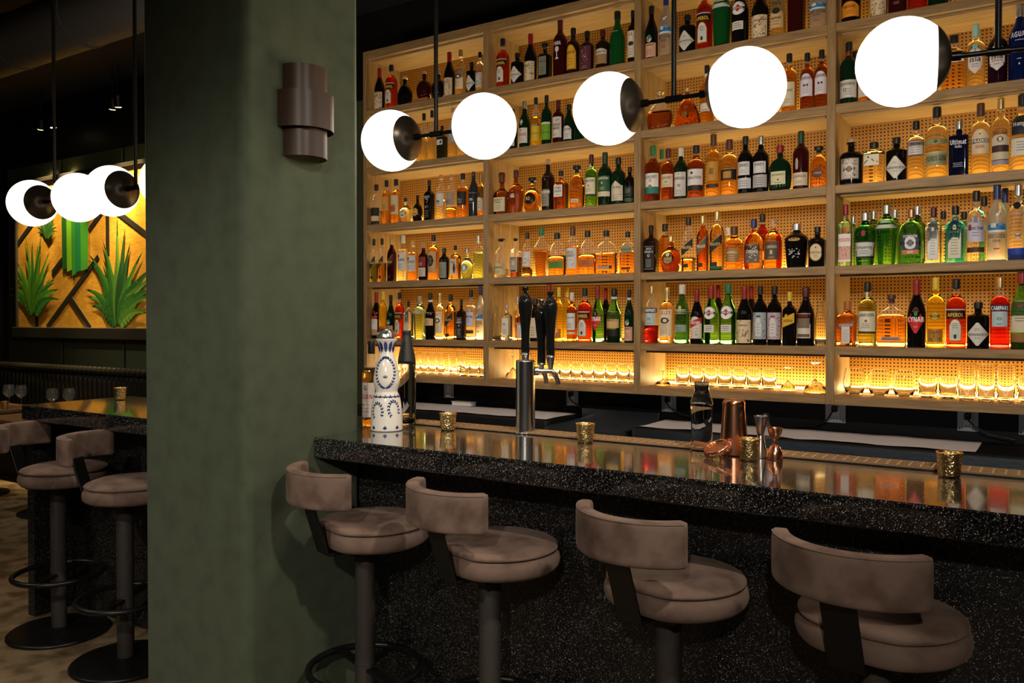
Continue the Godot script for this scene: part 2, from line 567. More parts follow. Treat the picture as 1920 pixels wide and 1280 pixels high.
# ------------------------------------------------------------------ bottles
# outline of each kind: radius as a share of the half width, height as a share of the whole; then squareness and depth
const KINDS := {
	"bord": [[[0.0, 0.0], [0.86, 0.0], [0.97, 0.012], [1, 0.035], [1, 0.58], [0.97, 0.635], [0.82, 0.69], [0.56, 0.735], [0.4, 0.77], [0.34, 0.81], [0.33, 0.94]], 2.0, 1.0],
	"wine": [[[0.0, 0.0], [0.88, 0.0], [0.98, 0.012], [1, 0.035], [1, 0.47], [0.97, 0.53], [0.86, 0.6], [0.66, 0.675], [0.49, 0.735], [0.38, 0.8], [0.35, 0.94]], 2.0, 1.0],
	"goose": [[[0.0, 0.0], [0.88, 0.0], [0.99, 0.015], [1, 0.04], [1, 0.53], [0.97, 0.6], [0.84, 0.67], [0.6, 0.735], [0.43, 0.79], [0.36, 0.84], [0.34, 0.94]], 2.0, 1.0],
	"squat": [[[0.0, 0.0], [0.9, 0.0], [0.99, 0.015], [1, 0.04], [1, 0.63], [0.97, 0.68], [0.84, 0.715], [0.52, 0.74], [0.36, 0.76], [0.33, 0.8], [0.33, 0.95]], 2.0, 1.0],
	"squat2": [[[0.0, 0.0], [0.9, 0.0], [0.99, 0.015], [1, 0.04], [1, 0.7], [0.98, 0.73], [0.8, 0.755], [0.5, 0.77], [0.38, 0.79], [0.36, 0.83], [0.36, 0.95]], 4.0, 0.96],
	"apoth": [[[0.0, 0.0], [0.9, 0.0], [0.99, 0.015], [1, 0.04], [1, 0.56], [0.96, 0.63], [0.82, 0.685], [0.55, 0.715], [0.34, 0.735], [0.3, 0.78], [0.3, 0.88], [0.42, 0.885], [0.42, 0.915], [0.3, 0.92]], 2.0, 1.0],
	"jd": [[[0.0, 0.0], [0.92, 0.0], [0.99, 0.01], [1, 0.03], [1, 0.6], [0.97, 0.65], [0.8, 0.695], [0.5, 0.735], [0.36, 0.77], [0.32, 0.82], [0.32, 0.94]], 6.0, 0.97],
	"jd2": [[[0.0, 0.0], [0.92, 0.0], [0.99, 0.01], [1, 0.03], [1, 0.66], [0.96, 0.7], [0.7, 0.735], [0.38, 0.76], [0.32, 0.79], [0.32, 0.94]], 6.0, 0.97],
	"jw": [[[0.0, 0.0], [0.92, 0.0], [0.99, 0.01], [1, 0.03], [1, 0.56], [0.95, 0.63], [0.78, 0.7], [0.54, 0.76], [0.42, 0.81], [0.37, 0.86], [0.36, 0.94]], 5.0, 0.95],
	"taper": [[[0.0, 0.0], [0.74, 0.0], [0.82, 0.012], [0.86, 0.1], [0.95, 0.4], [1, 0.6], [0.97, 0.665], [0.8, 0.72], [0.55, 0.765], [0.4, 0.8], [0.35, 0.84], [0.34, 0.95]], 2.6, 1.0],
	"cone": [[[0.0, 0.0], [0.5, 0.0], [0.58, 0.015], [0.64, 0.1], [0.84, 0.38], [1, 0.58], [0.9, 0.62], [0.62, 0.69], [0.36, 0.76], [0.26, 0.82], [0.24, 0.95]], 2.0, 1.0],
	"flask": [[[0.0, 0.0], [0.86, 0.0], [0.97, 0.02], [1, 0.06], [1, 0.46], [0.96, 0.56], [0.82, 0.65], [0.55, 0.715], [0.3, 0.75], [0.23, 0.79], [0.22, 0.94]], 2.8, 0.5],
	"flaskb": [[[0.0, 0.0], [0.9, 0.0], [0.98, 0.015], [1, 0.05], [1, 0.52], [0.95, 0.61], [0.78, 0.69], [0.52, 0.75], [0.34, 0.79], [0.28, 0.83], [0.27, 0.94]], 3.2, 0.55],
	"flaskr": [[[0.0, 0.0], [0.84, 0.0], [0.94, 0.02], [0.98, 0.1], [1, 0.4], [0.96, 0.55], [0.82, 0.66], [0.54, 0.735], [0.34, 0.775], [0.28, 0.82], [0.27, 0.94]], 2.4, 0.6],
	"ball": [[[0.0, 0.0], [0.6, 0.0], [0.76, 0.02], [0.93, 0.14], [1, 0.31], [0.95, 0.46], [0.76, 0.58], [0.46, 0.66], [0.3, 0.7], [0.26, 0.76], [0.26, 0.94]], 2.0, 1.0],
	"ball2": [[[0.0, 0.0], [0.86, 0.0], [0.96, 0.02], [1, 0.1], [1, 0.42], [0.95, 0.57], [0.78, 0.68], [0.5, 0.745], [0.28, 0.775], [0.2, 0.81], [0.2, 0.95]], 2.3, 0.62],
	"ballr": [[[0.0, 0.0], [0.78, 0.0], [0.9, 0.02], [0.97, 0.12], [1, 0.36], [0.95, 0.52], [0.76, 0.63], [0.46, 0.7], [0.3, 0.735], [0.26, 0.79], [0.26, 0.94]], 2.3, 0.7],
	"maker": [[[0.0, 0.0], [0.92, 0.0], [0.99, 0.012], [1, 0.035], [1, 0.4], [0.95, 0.47], [0.76, 0.54], [0.46, 0.595], [0.34, 0.64], [0.29, 0.7], [0.28, 0.94]], 3.6, 0.95],
	"maker2": [[[0.0, 0.0], [0.72, 0.0], [0.8, 0.012], [0.84, 0.06], [0.96, 0.36], [1, 0.48], [0.94, 0.55], [0.72, 0.62], [0.44, 0.665], [0.33, 0.7], [0.28, 0.74], [0.28, 0.94]], 2.4, 0.9],
	"dec": [[[0.0, 0.0], [0.7, 0.0], [0.84, 0.02], [0.97, 0.14], [1, 0.3], [0.94, 0.44], [0.76, 0.56], [0.46, 0.66], [0.24, 0.74], [0.2, 0.8], [0.24, 0.9]], 2.4, 0.6],
	"drop": [[[0.0, 0.0], [0.84, 0.0], [0.95, 0.02], [1, 0.1], [0.94, 0.25], [0.76, 0.42], [0.5, 0.58], [0.28, 0.7], [0.17, 0.78], [0.15, 0.9]], 2.2, 0.45],
	"carafe": [[[0.0, 0.0], [0.9, 0.0], [0.98, 0.012], [1, 0.035], [1, 0.55], [0.95, 0.64], [0.76, 0.74], [0.6, 0.82], [0.56, 0.88], [0.58, 0.97], [0.64, 1.0]], 2.0, 1.0],
}
# cap: material, where it begins, radius over the neck, style
const CAPS := {
	"blk": ["cap_black", 0.85, 1.2, ""], "red": ["cap_red", 0.77, 1.1, "long"], "redcap": ["cap_red", 0.83, 1.25, ""], "dred": ["cap_darkred", 0.79, 1.12, "long"], "dredcap": ["cap_darkred", 0.82, 1.2, ""],
	"redwax": ["cap_darkred", 0.76, 1.3, "wax"], "gold": ["cap_gold", 0.84, 1.2, ""], "goldcap": ["cap_gold", 0.78, 1.12, "long"], "goldrim": ["cap_gold", 0.9, 1.5, "rim"], "goldball": ["cap_gold", 0.86, 1.6, "ball"],
	"clearcap": ["cap_cork", 0.9, 1.15, ""], "cork": ["cap_cork", 0.87, 1.2, ""], "corkp": ["cap_cork", 0.9, 0.95, ""], "navy": ["cap_navy", 0.83, 1.15, ""], "navyp": ["cap_navy", 0.8, 1.12, "long"],
	"silver": ["cap_silver", 0.84, 1.18, ""], "white": ["cap_white", 0.83, 1.2, ""], "whiteband": ["cap_black", 0.86, 1.16, "band"], "yellow": ["cap_yellow", 0.82, 1.15, ""], "green": ["cap_green", 0.83, 1.15, ""],
	"greencap": ["cap_green", 0.82, 1.25, ""], "dgreencap": ["cap_darkgreen", 0.78, 1.15, "long"], "mint": ["cap_mint", 0.8, 1.12, ""], "orange": ["cap_orange", 0.8, 1.25, ""], "browncap": ["cap_brown", 0.81, 1.25, ""],
	"copper": ["cap_copper", 0.84, 1.3, ""], "slatecap": ["cap_slate", 0.9, 1.06, "long"], "knob": ["cap_black", 0.82, 1.9, "knob"], "knobb": ["cap_brown", 0.83, 1.35, "knob"], "flatblk": ["cap_black", 0.93, 1.5, "rim"],
}


func section(r: float, square: float, deep: float) -> Vector2:   # squareness and depth fade into a round neck
	var t := smoothstep(0.42, 0.85, r)
	return Vector2(lerpf(2.0, square, t), lerpf(1.0, deep, t))


func outline_radius(prof: Array, y: float) -> float:
	for i in prof.size() - 1:
		if prof[i + 1].y >= y and prof[i + 1].y > prof[i].y:
			return lerpf(prof[i].x, prof[i + 1].x, clampf((y - prof[i].y) / (prof[i + 1].y - prof[i].y), 0.0, 1.0))
	return prof[-1].x


func skin(prof: Array, w: float, h: float, square: float, deep: float, seg := 28) -> Shape:
	var s := Shape.new()
	var rows := []
	for p in prof:
		var r := PackedVector3Array()
		var q := section(p.x, square, deep)
		for j in seg + 1:
			var f := TAU * j / seg
			var sn := sin(f)
			var cs := cos(f)
			var a: float = p.x * w / 2.0
			r.append(Vector3(signf(sn) * pow(absf(sn), 2.0 / q.x) * a, p.y * h, signf(cs) * pow(absf(cs), 2.0 / q.x) * a * q.y))
		rows.append(r)
	s.grid(rows, true)
	return s


func clip_outline(prof: Array, y0: float, y1: float) -> Array:
	var out := []
	if y0 > 0.0:
		out.append(Vector2(outline_radius(prof, y0), y0))
	for p in prof:
		if p.y >= y0 and p.y <= y1 and (y0 <= 0.0 or p.y > y0 + 0.002):
			out.append(p)
	if y1 < prof[-1].y:
		out.append(Vector2(outline_radius(prof, y1), y1))
	return out


func hexcol(s: String) -> Color:
	return Color.html(s).srgb_to_linear()


func text_tris(t: String) -> Array:
	if not texts.has(t):
		var tm := TextMesh.new()
		tm.text = t.replace("_", " ")
		tm.font = fonts.bold
		tm.font_size = 48
		tm.pixel_size = 0.01
		tm.depth = 0.0
		tm.curve_step = 4.0
		var a := tm.surface_get_arrays(0) if tm.get_surface_count() else []
		var pts := PackedVector2Array()
		if a:
			var vs: PackedVector3Array = a[Mesh.ARRAY_VERTEX]
			var ix: PackedInt32Array = a[Mesh.ARRAY_INDEX] if a[Mesh.ARRAY_INDEX] != null else PackedInt32Array(range(vs.size()))
			for i in ix:
				pts.append(Vector2(vs[i].x, vs[i].y))
		var lo := Vector2(1e9, 1e9)
		var hi := -lo
		for p in pts:
			lo = lo.min(p); hi = hi.max(p)
		texts[t] = [pts, lo, hi]
	return texts[t]


# a printed label wrapped on the bottle; every mark is a thin flat piece on the one before
func label_shape(spec: String, prof: Array, w: float, h: float, square: float, deep: float, seed_: int) -> Shape:
	var s := Shape.new()
	var r := RandomNumberGenerator.new()
	r.seed = seed_
	var lift := [0.0004]
	var on := func(x: float, y: float) -> Vector3:
		var rad := outline_radius(prof, y)
		var q := section(rad, square, deep)
		var a := rad * w / 2.0
		var k := clampf(absf(x * w / 2.0) / maxf(a, 1e-5), 0.0, 0.995)
		return Vector3(clampf(x * w / 2.0, -a, a), y * h, a * q.y * pow(1.0 - pow(k, q.x), 1.0 / q.x) + lift[0])
	var patch := func(x0: float, x1: float, low: Callable, high: Callable, col: Color) -> void:
		s.tint = col
		var a0 := asin(clampf(x0, -0.985, 0.985))
		var a1 := asin(clampf(x1, -0.985, 0.985))
		var n := maxi(2, int(ceil((a1 - a0) / 0.22)))
		var rows := [PackedVector3Array(), PackedVector3Array(), PackedVector3Array()]
		for i in n + 1:
			var x := sin(lerpf(a0, a1, float(i) / n))
			var l: float = low.call(x)
			var t: float = high.call(x)
			for k in 3:
				rows[k].append(on.call(x, lerpf(l, t, k / 2.0)))
		s.grid(rows, false)
		lift[0] += 0.00022
	for item in spec.split("|", false):
		var t := item.split(" ", false)
		match t[0]:
			"r", "a", "s":
				var y0 := float(t[3])
				var y1 := float(t[4])
				var x0 := float(t[1])
				var x1 := float(t[2])
				var slope := float(t[6]) if t[0] == "s" else 0.0
				var mid := (x0 + x1) / 2.0
				var half := maxf((x1 - x0) / 2.0, 1e-4)
				var bow := (y1 - y0) * 0.3 if t[0] == "a" else 0.0
				patch.call(x0, x1, func(x): return y0 + slope * (x - mid), func(x): return y1 + slope * (x - mid) - bow * pow(absf(x - mid) / half, 3.0), hexcol(t[5]))
			"e", "c", "d":
				var cx := float(t[1])
				var cy := float(t[2])
				var rx := float(t[3])
				var ry := rx * w / 2.0 / h if t[0] == "c" else float(t[4])
				var col := hexcol(t[4] if t[0] == "c" else t[5])
				if t[0] == "d":
					patch.call(cx - rx, cx + rx, func(x): return cy - ry * maxf(0.0, 1.0 - absf(x - cx) / rx), func(x): return cy + ry * maxf(0.0, 1.0 - absf(x - cx) / rx), col)
				else:
					patch.call(cx - rx, cx + rx, func(x): return cy - ry * sqrt(maxf(0.0, 1.0 - pow((x - cx) / rx, 2.0))), func(x): return cy + ry * sqrt(maxf(0.0, 1.0 - pow((x - cx) / rx, 2.0))), col)
			"l":
				for k in int(t[4]):
					var y := float(t[2]) + k * float(t[5])
					var hw := float(t[3]) / 2.0 * r.randf_range(0.75, 1.0)
					var col := hexcol(t[6])
					var x := float(t[1]) - hw
					while x < float(t[1]) + hw:
						var e := minf(x + r.randf_range(0.08, 0.25), float(t[1]) + hw)
						var keep: float = lift[0]
						patch.call(x, e - 0.02, func(_x): return y, func(_x): return y + 0.011, col)
						lift[0] = keep
						x = e + 0.02
			"o":
				var keep: float = lift[0]
				for k in int(t[6]):
					var x := r.randf_range(float(t[1]), float(t[2]))
					var y := r.randf_range(float(t[3]), float(t[4]))
					var a := r.randf_range(0.03, 0.12)
					var b := r.randf_range(0.006, 0.02)
					var sl := r.randf_range(-0.2, 0.2)
					patch.call(maxf(x - a, float(t[1])), minf(x + a, float(t[2])), func(xx): return y + sl * (xx - x), func(xx): return y + sl * (xx - x) + b, hexcol(t[5]))
					lift[0] = keep
				lift[0] += 0.0003
			"t":
				var g: Array = text_tris(t[1])
				var size: Vector2 = g[2] - g[1]
				if size.x > 0.0:
					var sy := float(t[4]) / size.y
					var sx := minf(sy * h / (w / 2.0), float(t[6]) / size.x)
					s.tint = hexcol(t[5])
					var mid: Vector2 = (g[1] + g[2]) / 2.0
					var pts: PackedVector2Array = g[0]
					for i in range(0, pts.size(), 3):
						var p := []
						for k in 3:
							var q := (pts[i + k] - mid) * Vector2(sx, sy) + Vector2(float(t[2]), float(t[3]))
							p.append(on.call(q.x, q.y))
						var nor: Vector3 = (p[1] - p[0]).cross(p[2] - p[0])
						if nor.length() > 1e-12:
							s.tri(p[0], p[1], p[2], nor.normalized() * (1.0 if nor.z > 0.0 else -1.0))
					lift[0] += 0.0002
	return s


func bottle(at: Vector3, w: float, h: float, kind: String, glass_key: String, fill: float, cap: String, spec: String, label: String, group: String, seed_: int) -> Node3D:
	var root := thing("carafe" if kind == "carafe" else "liquor_bottle", label, "carafe" if kind == "carafe" else "bottle", at, 0.0, group)
	var k: Array = KINDS[kind]
	var prof := smooth(vv(k[0]), 3)
	var square: float = k[1]
	var deep: float = k[2]
	var g: Material = M["g_" + glass_key]
	if kind == "carafe":
		for i in range(prof.size() - 1, 0, -1):
			if prof[i].y > 0.02:
				prof.append(Vector2(maxf(prof[i].x - 0.07, 0.0), prof[i].y))
		prof.append(Vector2(0.0, 0.03))
		part(root, "body", skin(prof, w, h, square, deep), M.tumbler)
		return root
	var cs: Array = CAPS[cap]
	var neck := outline_radius(prof, 0.9)
	var top: float = minf(0.975, float(cs[1]) + 0.09)
	if fill >= 1.0:
		part(root, "body", skin(clip_outline(prof, 0.0, top), w, h, square, deep), g)
	else:
		var level := minf(fill * 0.86, 0.9)
		var low := clip_outline(prof, 0.0, level)
		low.append(Vector2(0.0, level))
		part(root, "filled_body", skin(low, w, h, square, deep), g)
		var tint := "g_olive" if glass_key in ["green", "dgreen2"] else "g_clearpane"
		part(root, "neck", skin(clip_outline(prof, level + 0.002, top), w, h, square, deep), M.g_dgreen if tint == "g_olive" else M.g_clearpane)
	var y0: float = cs[1]
	var cr: float = neck * float(cs[2])
	var cp := []
	match cs[3]:
		"long": cp = [[cr * 1.05, y0], [cr * 1.02, y0 + 0.02], [cr, 0.9], [cr * 1.04, 0.905], [cr * 1.04, 0.985], [cr * 0.9, 1.0], [0.0, 1.0]]
		"wax": cp = [[cr * 0.95, y0], [cr * 1.05, y0 + 0.03], [cr, y0 + 0.12], [cr * 1.2, y0 + 0.14], [cr * 1.15, 0.985], [cr * 0.9, 1.0], [0.0, 1.0]]
		"rim": cp = [[cr * 0.7, y0], [cr, y0 + 0.02], [cr, 0.985], [cr * 0.9, 1.0], [0.0, 1.0]]
		"ball": cp = [[neck * 1.05, y0], [neck * 1.05, y0 + 0.02], [cr * 0.7, y0 + 0.04], [cr, 0.945], [cr * 0.8, 0.985], [0.0, 1.0]]
		"knob": cp = [[neck * 1.02, y0], [neck * 1.02, y0 + 0.07], [cr * 0.97, y0 + 0.075], [cr, y0 + 0.09], [cr, 0.985], [cr * 0.92, 1.0], [0.0, 1.0]]
		_: cp = [[0.0, y0], [cr * 0.97, y0], [cr, y0 + 0.012], [cr, 0.985], [cr * 0.9, 1.0], [0.0, 1.0]]
	part(root, "cap", skin(vv(cp), w, h, 2.0, 1.0, 20), M[cs[0]])
	if cs[3] == "band":
		part(root, "neck_band", skin(vv([[neck * 1.12, y0 - 0.055], [neck * 1.12, y0 - 0.01]]), w, h, 2.0, 1.0, 20), M.cap_white)
	for piece in label_pieces(spec, w, h):
		part(root, "label", label_shape(piece, prof, w, h, square, deep, seed_), M.print, Vector3.ZERO, true)
	return root


# marks that touch belong to one label; marks apart from it are labels of their own
func label_pieces(spec: String, w: float, h: float) -> Array:
	var groups := []
	for item in spec.split("|", false):
		var t := item.split(" ", false)
		var box := Rect2()
		match t[0]:
			"r", "a": box = Rect2(float(t[1]), float(t[3]), float(t[2]) - float(t[1]), float(t[4]) - float(t[3]))
			"o": box = Rect2(float(t[1]), float(t[3]), float(t[2]) - float(t[1]), float(t[4]) - float(t[3]))
			"s":
				var rise := absf(float(t[6])) * (float(t[2]) - float(t[1])) / 2.0
				box = Rect2(float(t[1]), float(t[3]) - rise, float(t[2]) - float(t[1]), float(t[4]) - float(t[3]) + 2.0 * rise)
			"c", "e", "d":
				var ry := float(t[3]) * w / 2.0 / h if t[0] == "c" else float(t[4])
				box = Rect2(float(t[1]) - float(t[3]), float(t[2]) - ry, 2.0 * float(t[3]), 2.0 * ry)
			"l": box = Rect2(float(t[1]) - float(t[3]) / 2.0, float(t[2]), float(t[3]), float(t[5]) * (int(t[4]) - 1) + 0.011)
			"t": box = Rect2(float(t[2]) - float(t[6]) / 2.0, float(t[3]) - float(t[4]) / 2.0, float(t[6]), float(t[4]))
		var merged := {"box": box, "items": [item]}
		var rest := []
		for g in groups:
			if g.box.intersects(box, true):
				merged.box = merged.box.merge(g.box)
				merged.items = g.items + merged.items
			else:
				rest.append(g)
		rest.append(merged)
		groups = rest
	return groups.map(func(g): return "|".join(PackedStringArray(g.items)))


# ------------------------------------------------------------------ drinking glasses
const GLASSES := {
	"highball": [[0.0, 0.06], [0.8, 0.06], [0.84, 0.0], [0.9, 0.01], [0.93, 0.1], [1, 0.99], [0.985, 1.0], [0.96, 0.99], [0.88, 0.1], [0.0, 0.08]],
	"tumbler": [[0.0, 0.09], [0.78, 0.09], [0.82, 0.0], [0.9, 0.015], [0.95, 0.12], [1, 0.985], [0.98, 1.0], [0.95, 0.985], [0.88, 0.16], [0.0, 0.13]],
	"stemless": [[0.0, 0.0], [0.55, 0.0], [0.72, 0.05], [0.95, 0.3], [1, 0.45], [0.9, 0.75], [0.78, 0.99], [0.76, 1.0], [0.75, 0.99], [0.87, 0.74], [0.96, 0.45], [0.9, 0.3], [0.66, 0.08], [0.0, 0.04]],
	"coupe": [[0.0, 0.0], [0.7, 0.0], [0.72, 0.02], [0.3, 0.05], [0.07, 0.09], [0.06, 0.5], [0.1, 0.58], [0.6, 0.68], [0.95, 0.86], [1, 1.0], [0.97, 0.99], [0.9, 0.86], [0.0, 0.64]],
	"wine": [[0.0, 0.0], [0.78, 0.0], [0.8, 0.01], [0.3, 0.03], [0.08, 0.06], [0.07, 0.42], [0.2, 0.46], [0.75, 0.56], [1, 0.7], [0.95, 0.85], [0.78, 1.0], [0.75, 0.995], [0.92, 0.84], [0.95, 0.7], [0.7, 0.58], [0.0, 0.47]],
}
var glass_meshes := {}


func drinking_glass(kind: String, at: Vector3, w: float, h: float, label: String, group: String, upside := false) -> Node3D:
	var called: String = {"highball": "highball_glass", "tumbler": "tumbler", "stemless": "stemless_glass", "coupe": "coupe_glass", "wine": "wine_glass"}[kind]
	var pts := vv(GLASSES[kind], w / 2.0, h)
	if upside:
		var back := []
		for i in range(pts.size() - 1, -1, -1):
			back.append(Vector2(pts[i].x, h - pts[i].y))
		pts = back
	var o := part(self, called, lathed(pts, 28), M.stemware if kind == "wine" else M.tumbler, at)
	tag(o, label, "glass", group)
	return o


# ------------------------------------------------------------------ lights
func omni(parent: Node3D, called: String, at: Vector3, col: Color, energy: float, size := 0.1) -> void:
	var l := OmniLight3D.new()
	l.name = called
	l.light_color = col
	l.light_energy = energy
	l.light_size = size
	l.omni_range = 20.0
	l.omni_attenuation = 2.0
	l.shadow_enabled = true
	parent.add_child(l, true)
	l.position = at


func spot(parent: Node3D, called: String, at: Vector3, to: Vector3, col: Color, energy: float, angle: float, size := 0.06) -> void:
	var l := SpotLight3D.new()
	l.name = called
	l.light_color = col
	l.light_energy = energy
	l.light_size = size
	l.spot_range = 20.0
	l.spot_attenuation = 2.0
	l.spot_angle = angle
	l.spot_angle_attenuation = 0.8
	l.shadow_enabled = true
	parent.add_child(l, true)
	l.position = at
	var dir := to.normalized()
	l.basis = Basis.looking_at(dir, Vector3.UP if absf(dir.y) < 0.98 else Vector3.FORWARD)


func area(parent: Node3D, called: String, at: Vector3, towards: Vector3, size: Vector2, col: Color, energy: float) -> void:
	var l := AreaLight3D.new()
	l.name = called
	l.light_color = col
	l.light_energy = energy
	l.area_size = size
	l.area_range = 20.0
	l.area_attenuation = 2.0
	l.shadow_enabled = true
	parent.add_child(l, true)
	l.position = at
	var zz := -towards.normalized()
	l.basis = Basis(Vector3.RIGHT, zz.cross(Vector3.RIGHT).normalized(), zz)


func downlight(at: Vector3, to: Vector3, energy: float, angle: float, size: float, label: String) -> void:
	# a ceiling spot: can, trim and glowing lens, with its light just below the lens
	var dir := (to - at).normalized()
	var o := thing("ceiling_spotlight", label, "spotlight", at, 0.0, "ceiling spotlights")
	var can := Shape.new()
	can.tube([-dir * 0.16, dir * 0.0], size * 1.15, 18)
	part(o, "can", can, M.black_steel)
	var lens := Shape.new()
	lens.tube([dir * 0.001, dir * 0.006], size, 18)
	part(o, "lamp_lens", lens, M.track_glow)
	var stem := Shape.new()
	stem.tube([-dir * 0.1, Vector3(-dir.x * 0.1, 3.75 - at.y, -dir.z * 0.1)], 0.012, 8)
	part(o, "stem", stem, M.black_steel)
	spot(o, "spot_beam", dir * 0.02, dir, Color(1.0, 0.955, 0.88), energy, angle, size)


# ------------------------------------------------------------------ furniture and fittings
func bar_stool(at: Vector3, turn: float, label: String) -> void:
	var o := thing("bar_stool", label, "stool", at, turn, "brown velvet bar stools")
	part(o, "base", lathed(vv([[0.0, 0.0], [0.222, 0.0], [0.225, 0.004], [0.225, 0.012], [0.217, 0.018], [0.1, 0.024], [0.05, 0.03], [0.04, 0.034]]), 48), M.black_steel)
	part(o, "pole", lathed(vv([[0.0, 0.03], [0.035, 0.03], [0.035, 0.3], [0.0365, 0.3], [0.0365, 0.306], [0.035, 0.306], [0.035, 0.71], [0.0, 0.71]]), 28), M.powder_coat)
	part(o, "foot_ring", tubed(ring(0.195, 0.285, 48), 0.0125, 12, true), M.black_steel)
	for s in [-1.0, 1.0]:
		part(o, "ring_spoke", boxed(Vector3(s * 0.113, 0.285, 0), Vector3(0.155, 0.012, 0.034), 0.002), M.black_steel)
	part(o, "swivel_plate", boxed(Vector3(0, 0.713, 0), Vector3(0.2, 0.014, 0.2), 0.003), M.black_steel)
	# round seat with a straight back: bulging side band, sunk seam, domed top pad
	var disc := func(prof: Array) -> Shape:
		var sh := Shape.new()
		var rows := []
		for p in prof:
			var row := PackedVector3Array()
			for j in 73:
				var f := TAU * j / 72.0
				var z: float = p.x * cos(f) - 0.032
				var lim: float = 0.152 - (0.197 - p.x) * (0.55 if p.x > 0.15 else 0.0)
				row.append(Vector3(p.x * sin(f), p.y, z if z < lim - 0.03 else lim - 0.03 + 0.03 * (1.0 - exp(-(z - lim + 0.03) / 0.03))))
			rows.append(row)
		sh.grid(rows, true)
		return sh
	var seat := part(o, "seat", disc.call(smooth(vv([[0.0, 0.72], [0.168, 0.72], [0.184, 0.724], [0.194, 0.735], [0.198, 0.752], [0.195, 0.768], [0.186, 0.780], [0.172, 0.781]]), 2)), M.brown_velvet)
	part(seat, "top_pad", disc.call(smooth(vv([[0.172, 0.779], [0.186, 0.783], [0.1915, 0.788], [0.190, 0.794], [0.181, 0.801], [0.155, 0.807], [0.09, 0.811], [0.0, 0.812]]), 2)), M.brown_velvet)
	# curved back: a deep arc, rounded in section
	var rad := 0.188
	var apex := 0.250
	var back := Shape.new()
	var rows := []
	var n := 40
	var sect := []
	for k in 33:
		var f := TAU * k / 32.0
		sect.append(Vector2(signf(cos(f)) * pow(absf(cos(f)), 0.4) * 0.0215, signf(sin(f)) * pow(absf(sin(f)), 0.28) * 0.0585))
	for i in n + 1:
		var t := float(i) / n * 2.0 - 1.0
		var f := t * deg_to_rad(65.0)
		var pinch := sqrt(clampf(1.0 - pow(maxf(0.0, absf(t) - 0.93) / 0.075, 2.0), 0.05, 1.0))
		var row := PackedVector3Array()
		for q in sect:
			var rr: float = rad + q.x * pinch
			row.append(Vector3(rr * sin(f), 0.943 + q.y * lerpf(0.88, 1.0, pinch), rr * cos(f) + apex - rad))
		rows.append(row)
	back.grid(rows, true)
	for e in [0, n]:
		var mid := Vector3.ZERO
		for k in 32:
			mid += rows[e][k] / 32.0
		for k in 32:
			back.tri(mid, rows[e][k], rows[e][k + 1], Vector3(-0.4 if e == 0 else 0.4, 0, -0.9))
	var b := part(o, "backrest", back, M.brown_velvet)
	var edge := []
	for i in 31:
		var f := (i / 30.0 * 2.0 - 1.0) * deg_to_rad(60.5)
		edge.append(Vector3((rad + 0.0195) * sin(f), 0.9965, (rad + 0.0195) * cos(f) + apex - rad))
	part(b, "piping", tubed(edge, 0.0018, 6), M.brown_velvet)
	# flat steel upright behind the seat
	var bk := part(o, "back_bracket", boxed(Vector3.ZERO, Vector3(0.085, 0.196, 0.007), 0.002), M.black_steel, Vector3(0, 0.803, 0.186))
	bk.rotation.x = 0.3
	part(o, "under_bracket", boxed(Vector3(0, 0.712, 0.13), Vector3(0.085, 0.008, 0.06), 0.002), M.black_steel)


func pendant(a: Vector3, b: Vector3, rod_at: float, energy: float, label: String) -> void:
	var mid := a.lerp(b, rod_at)
	var o := thing("globe_pendant", label, "pendant lamp", mid, 0.0, "double globe pendant lamps over the bar")
	var dir := (b - a).normalized()
	part(o, "rod", tubed([Vector3.ZERO, Vector3(0, 3.74 - mid.y, 0)], 0.0085, 12), M.rod_black)
	part(o, "ceiling_canopy", boxed(Vector3(0, 3.735 - mid.y, 0), Vector3(0.11, 0.02, 0.11), 0.004), M.rod_black)
	part(o, "arm", tubed([a - mid + dir * 0.115, b - mid - dir * 0.115], 0.0075, 12), M.rod_black)
	part(o, "tee_joint", tubed([-dir * 0.028, dir * 0.028], 0.012, 12), M.rod_black)
	for e in [[a - mid, dir], [b - mid, -dir]]:
		var centre: Vector3 = e[0]
		var ax: Vector3 = e[1]
		var prof := []
		for i in 25:
			var f := PI * i / 24.0
			prof.append(Vector2(0.125 * sin(f), -0.125 * cos(f)))
		var g := part(o, "globe_shade", lathed(prof, 40), M.globe_glow, centre)
		# dished metal cap on the arm side
		var capp := []
		for i in 13:
			var f := deg_to_rad(46.0) * (1.0 - i / 12.0)
			capp.append(Vector2(0.1275 * sin(f), 0.1275 * cos(f)))
		var cap := part(o, "cap", lathed(capp, 40), M.bronze_dark, centre)
		cap.quaternion = Quaternion(Vector3.UP, ax)
		var col := part(o, "collar", tubed([ax * 0.122, ax * 0.15], 0.013, 14), M.rod_black, centre)
		omni(o, "globe_bulb", centre, Color(1.0, 0.92, 0.82), energy, 0.12)


func votive(at: Vector3, label: String) -> void:
	var o := thing("votive_holder", label, "candle holder", at, 0.0, "gold votive holders")
	part(o, "cup", lathed(vv([[0.0, 0.0], [0.024, 0.0], [0.027, 0.003], [0.0285, 0.008], [0.032, 0.058], [0.0335, 0.064], [0.0335, 0.067], [0.031, 0.067], [0.0295, 0.06], [0.0265, 0.01], [0.0, 0.008]]), 32), M.gold_hammered)
	part(o, "candle", lathed(vv([[0.0, 0.01], [0.022, 0.01], [0.023, 0.035], [0.0, 0.036]]), 20), M.plastic_white)


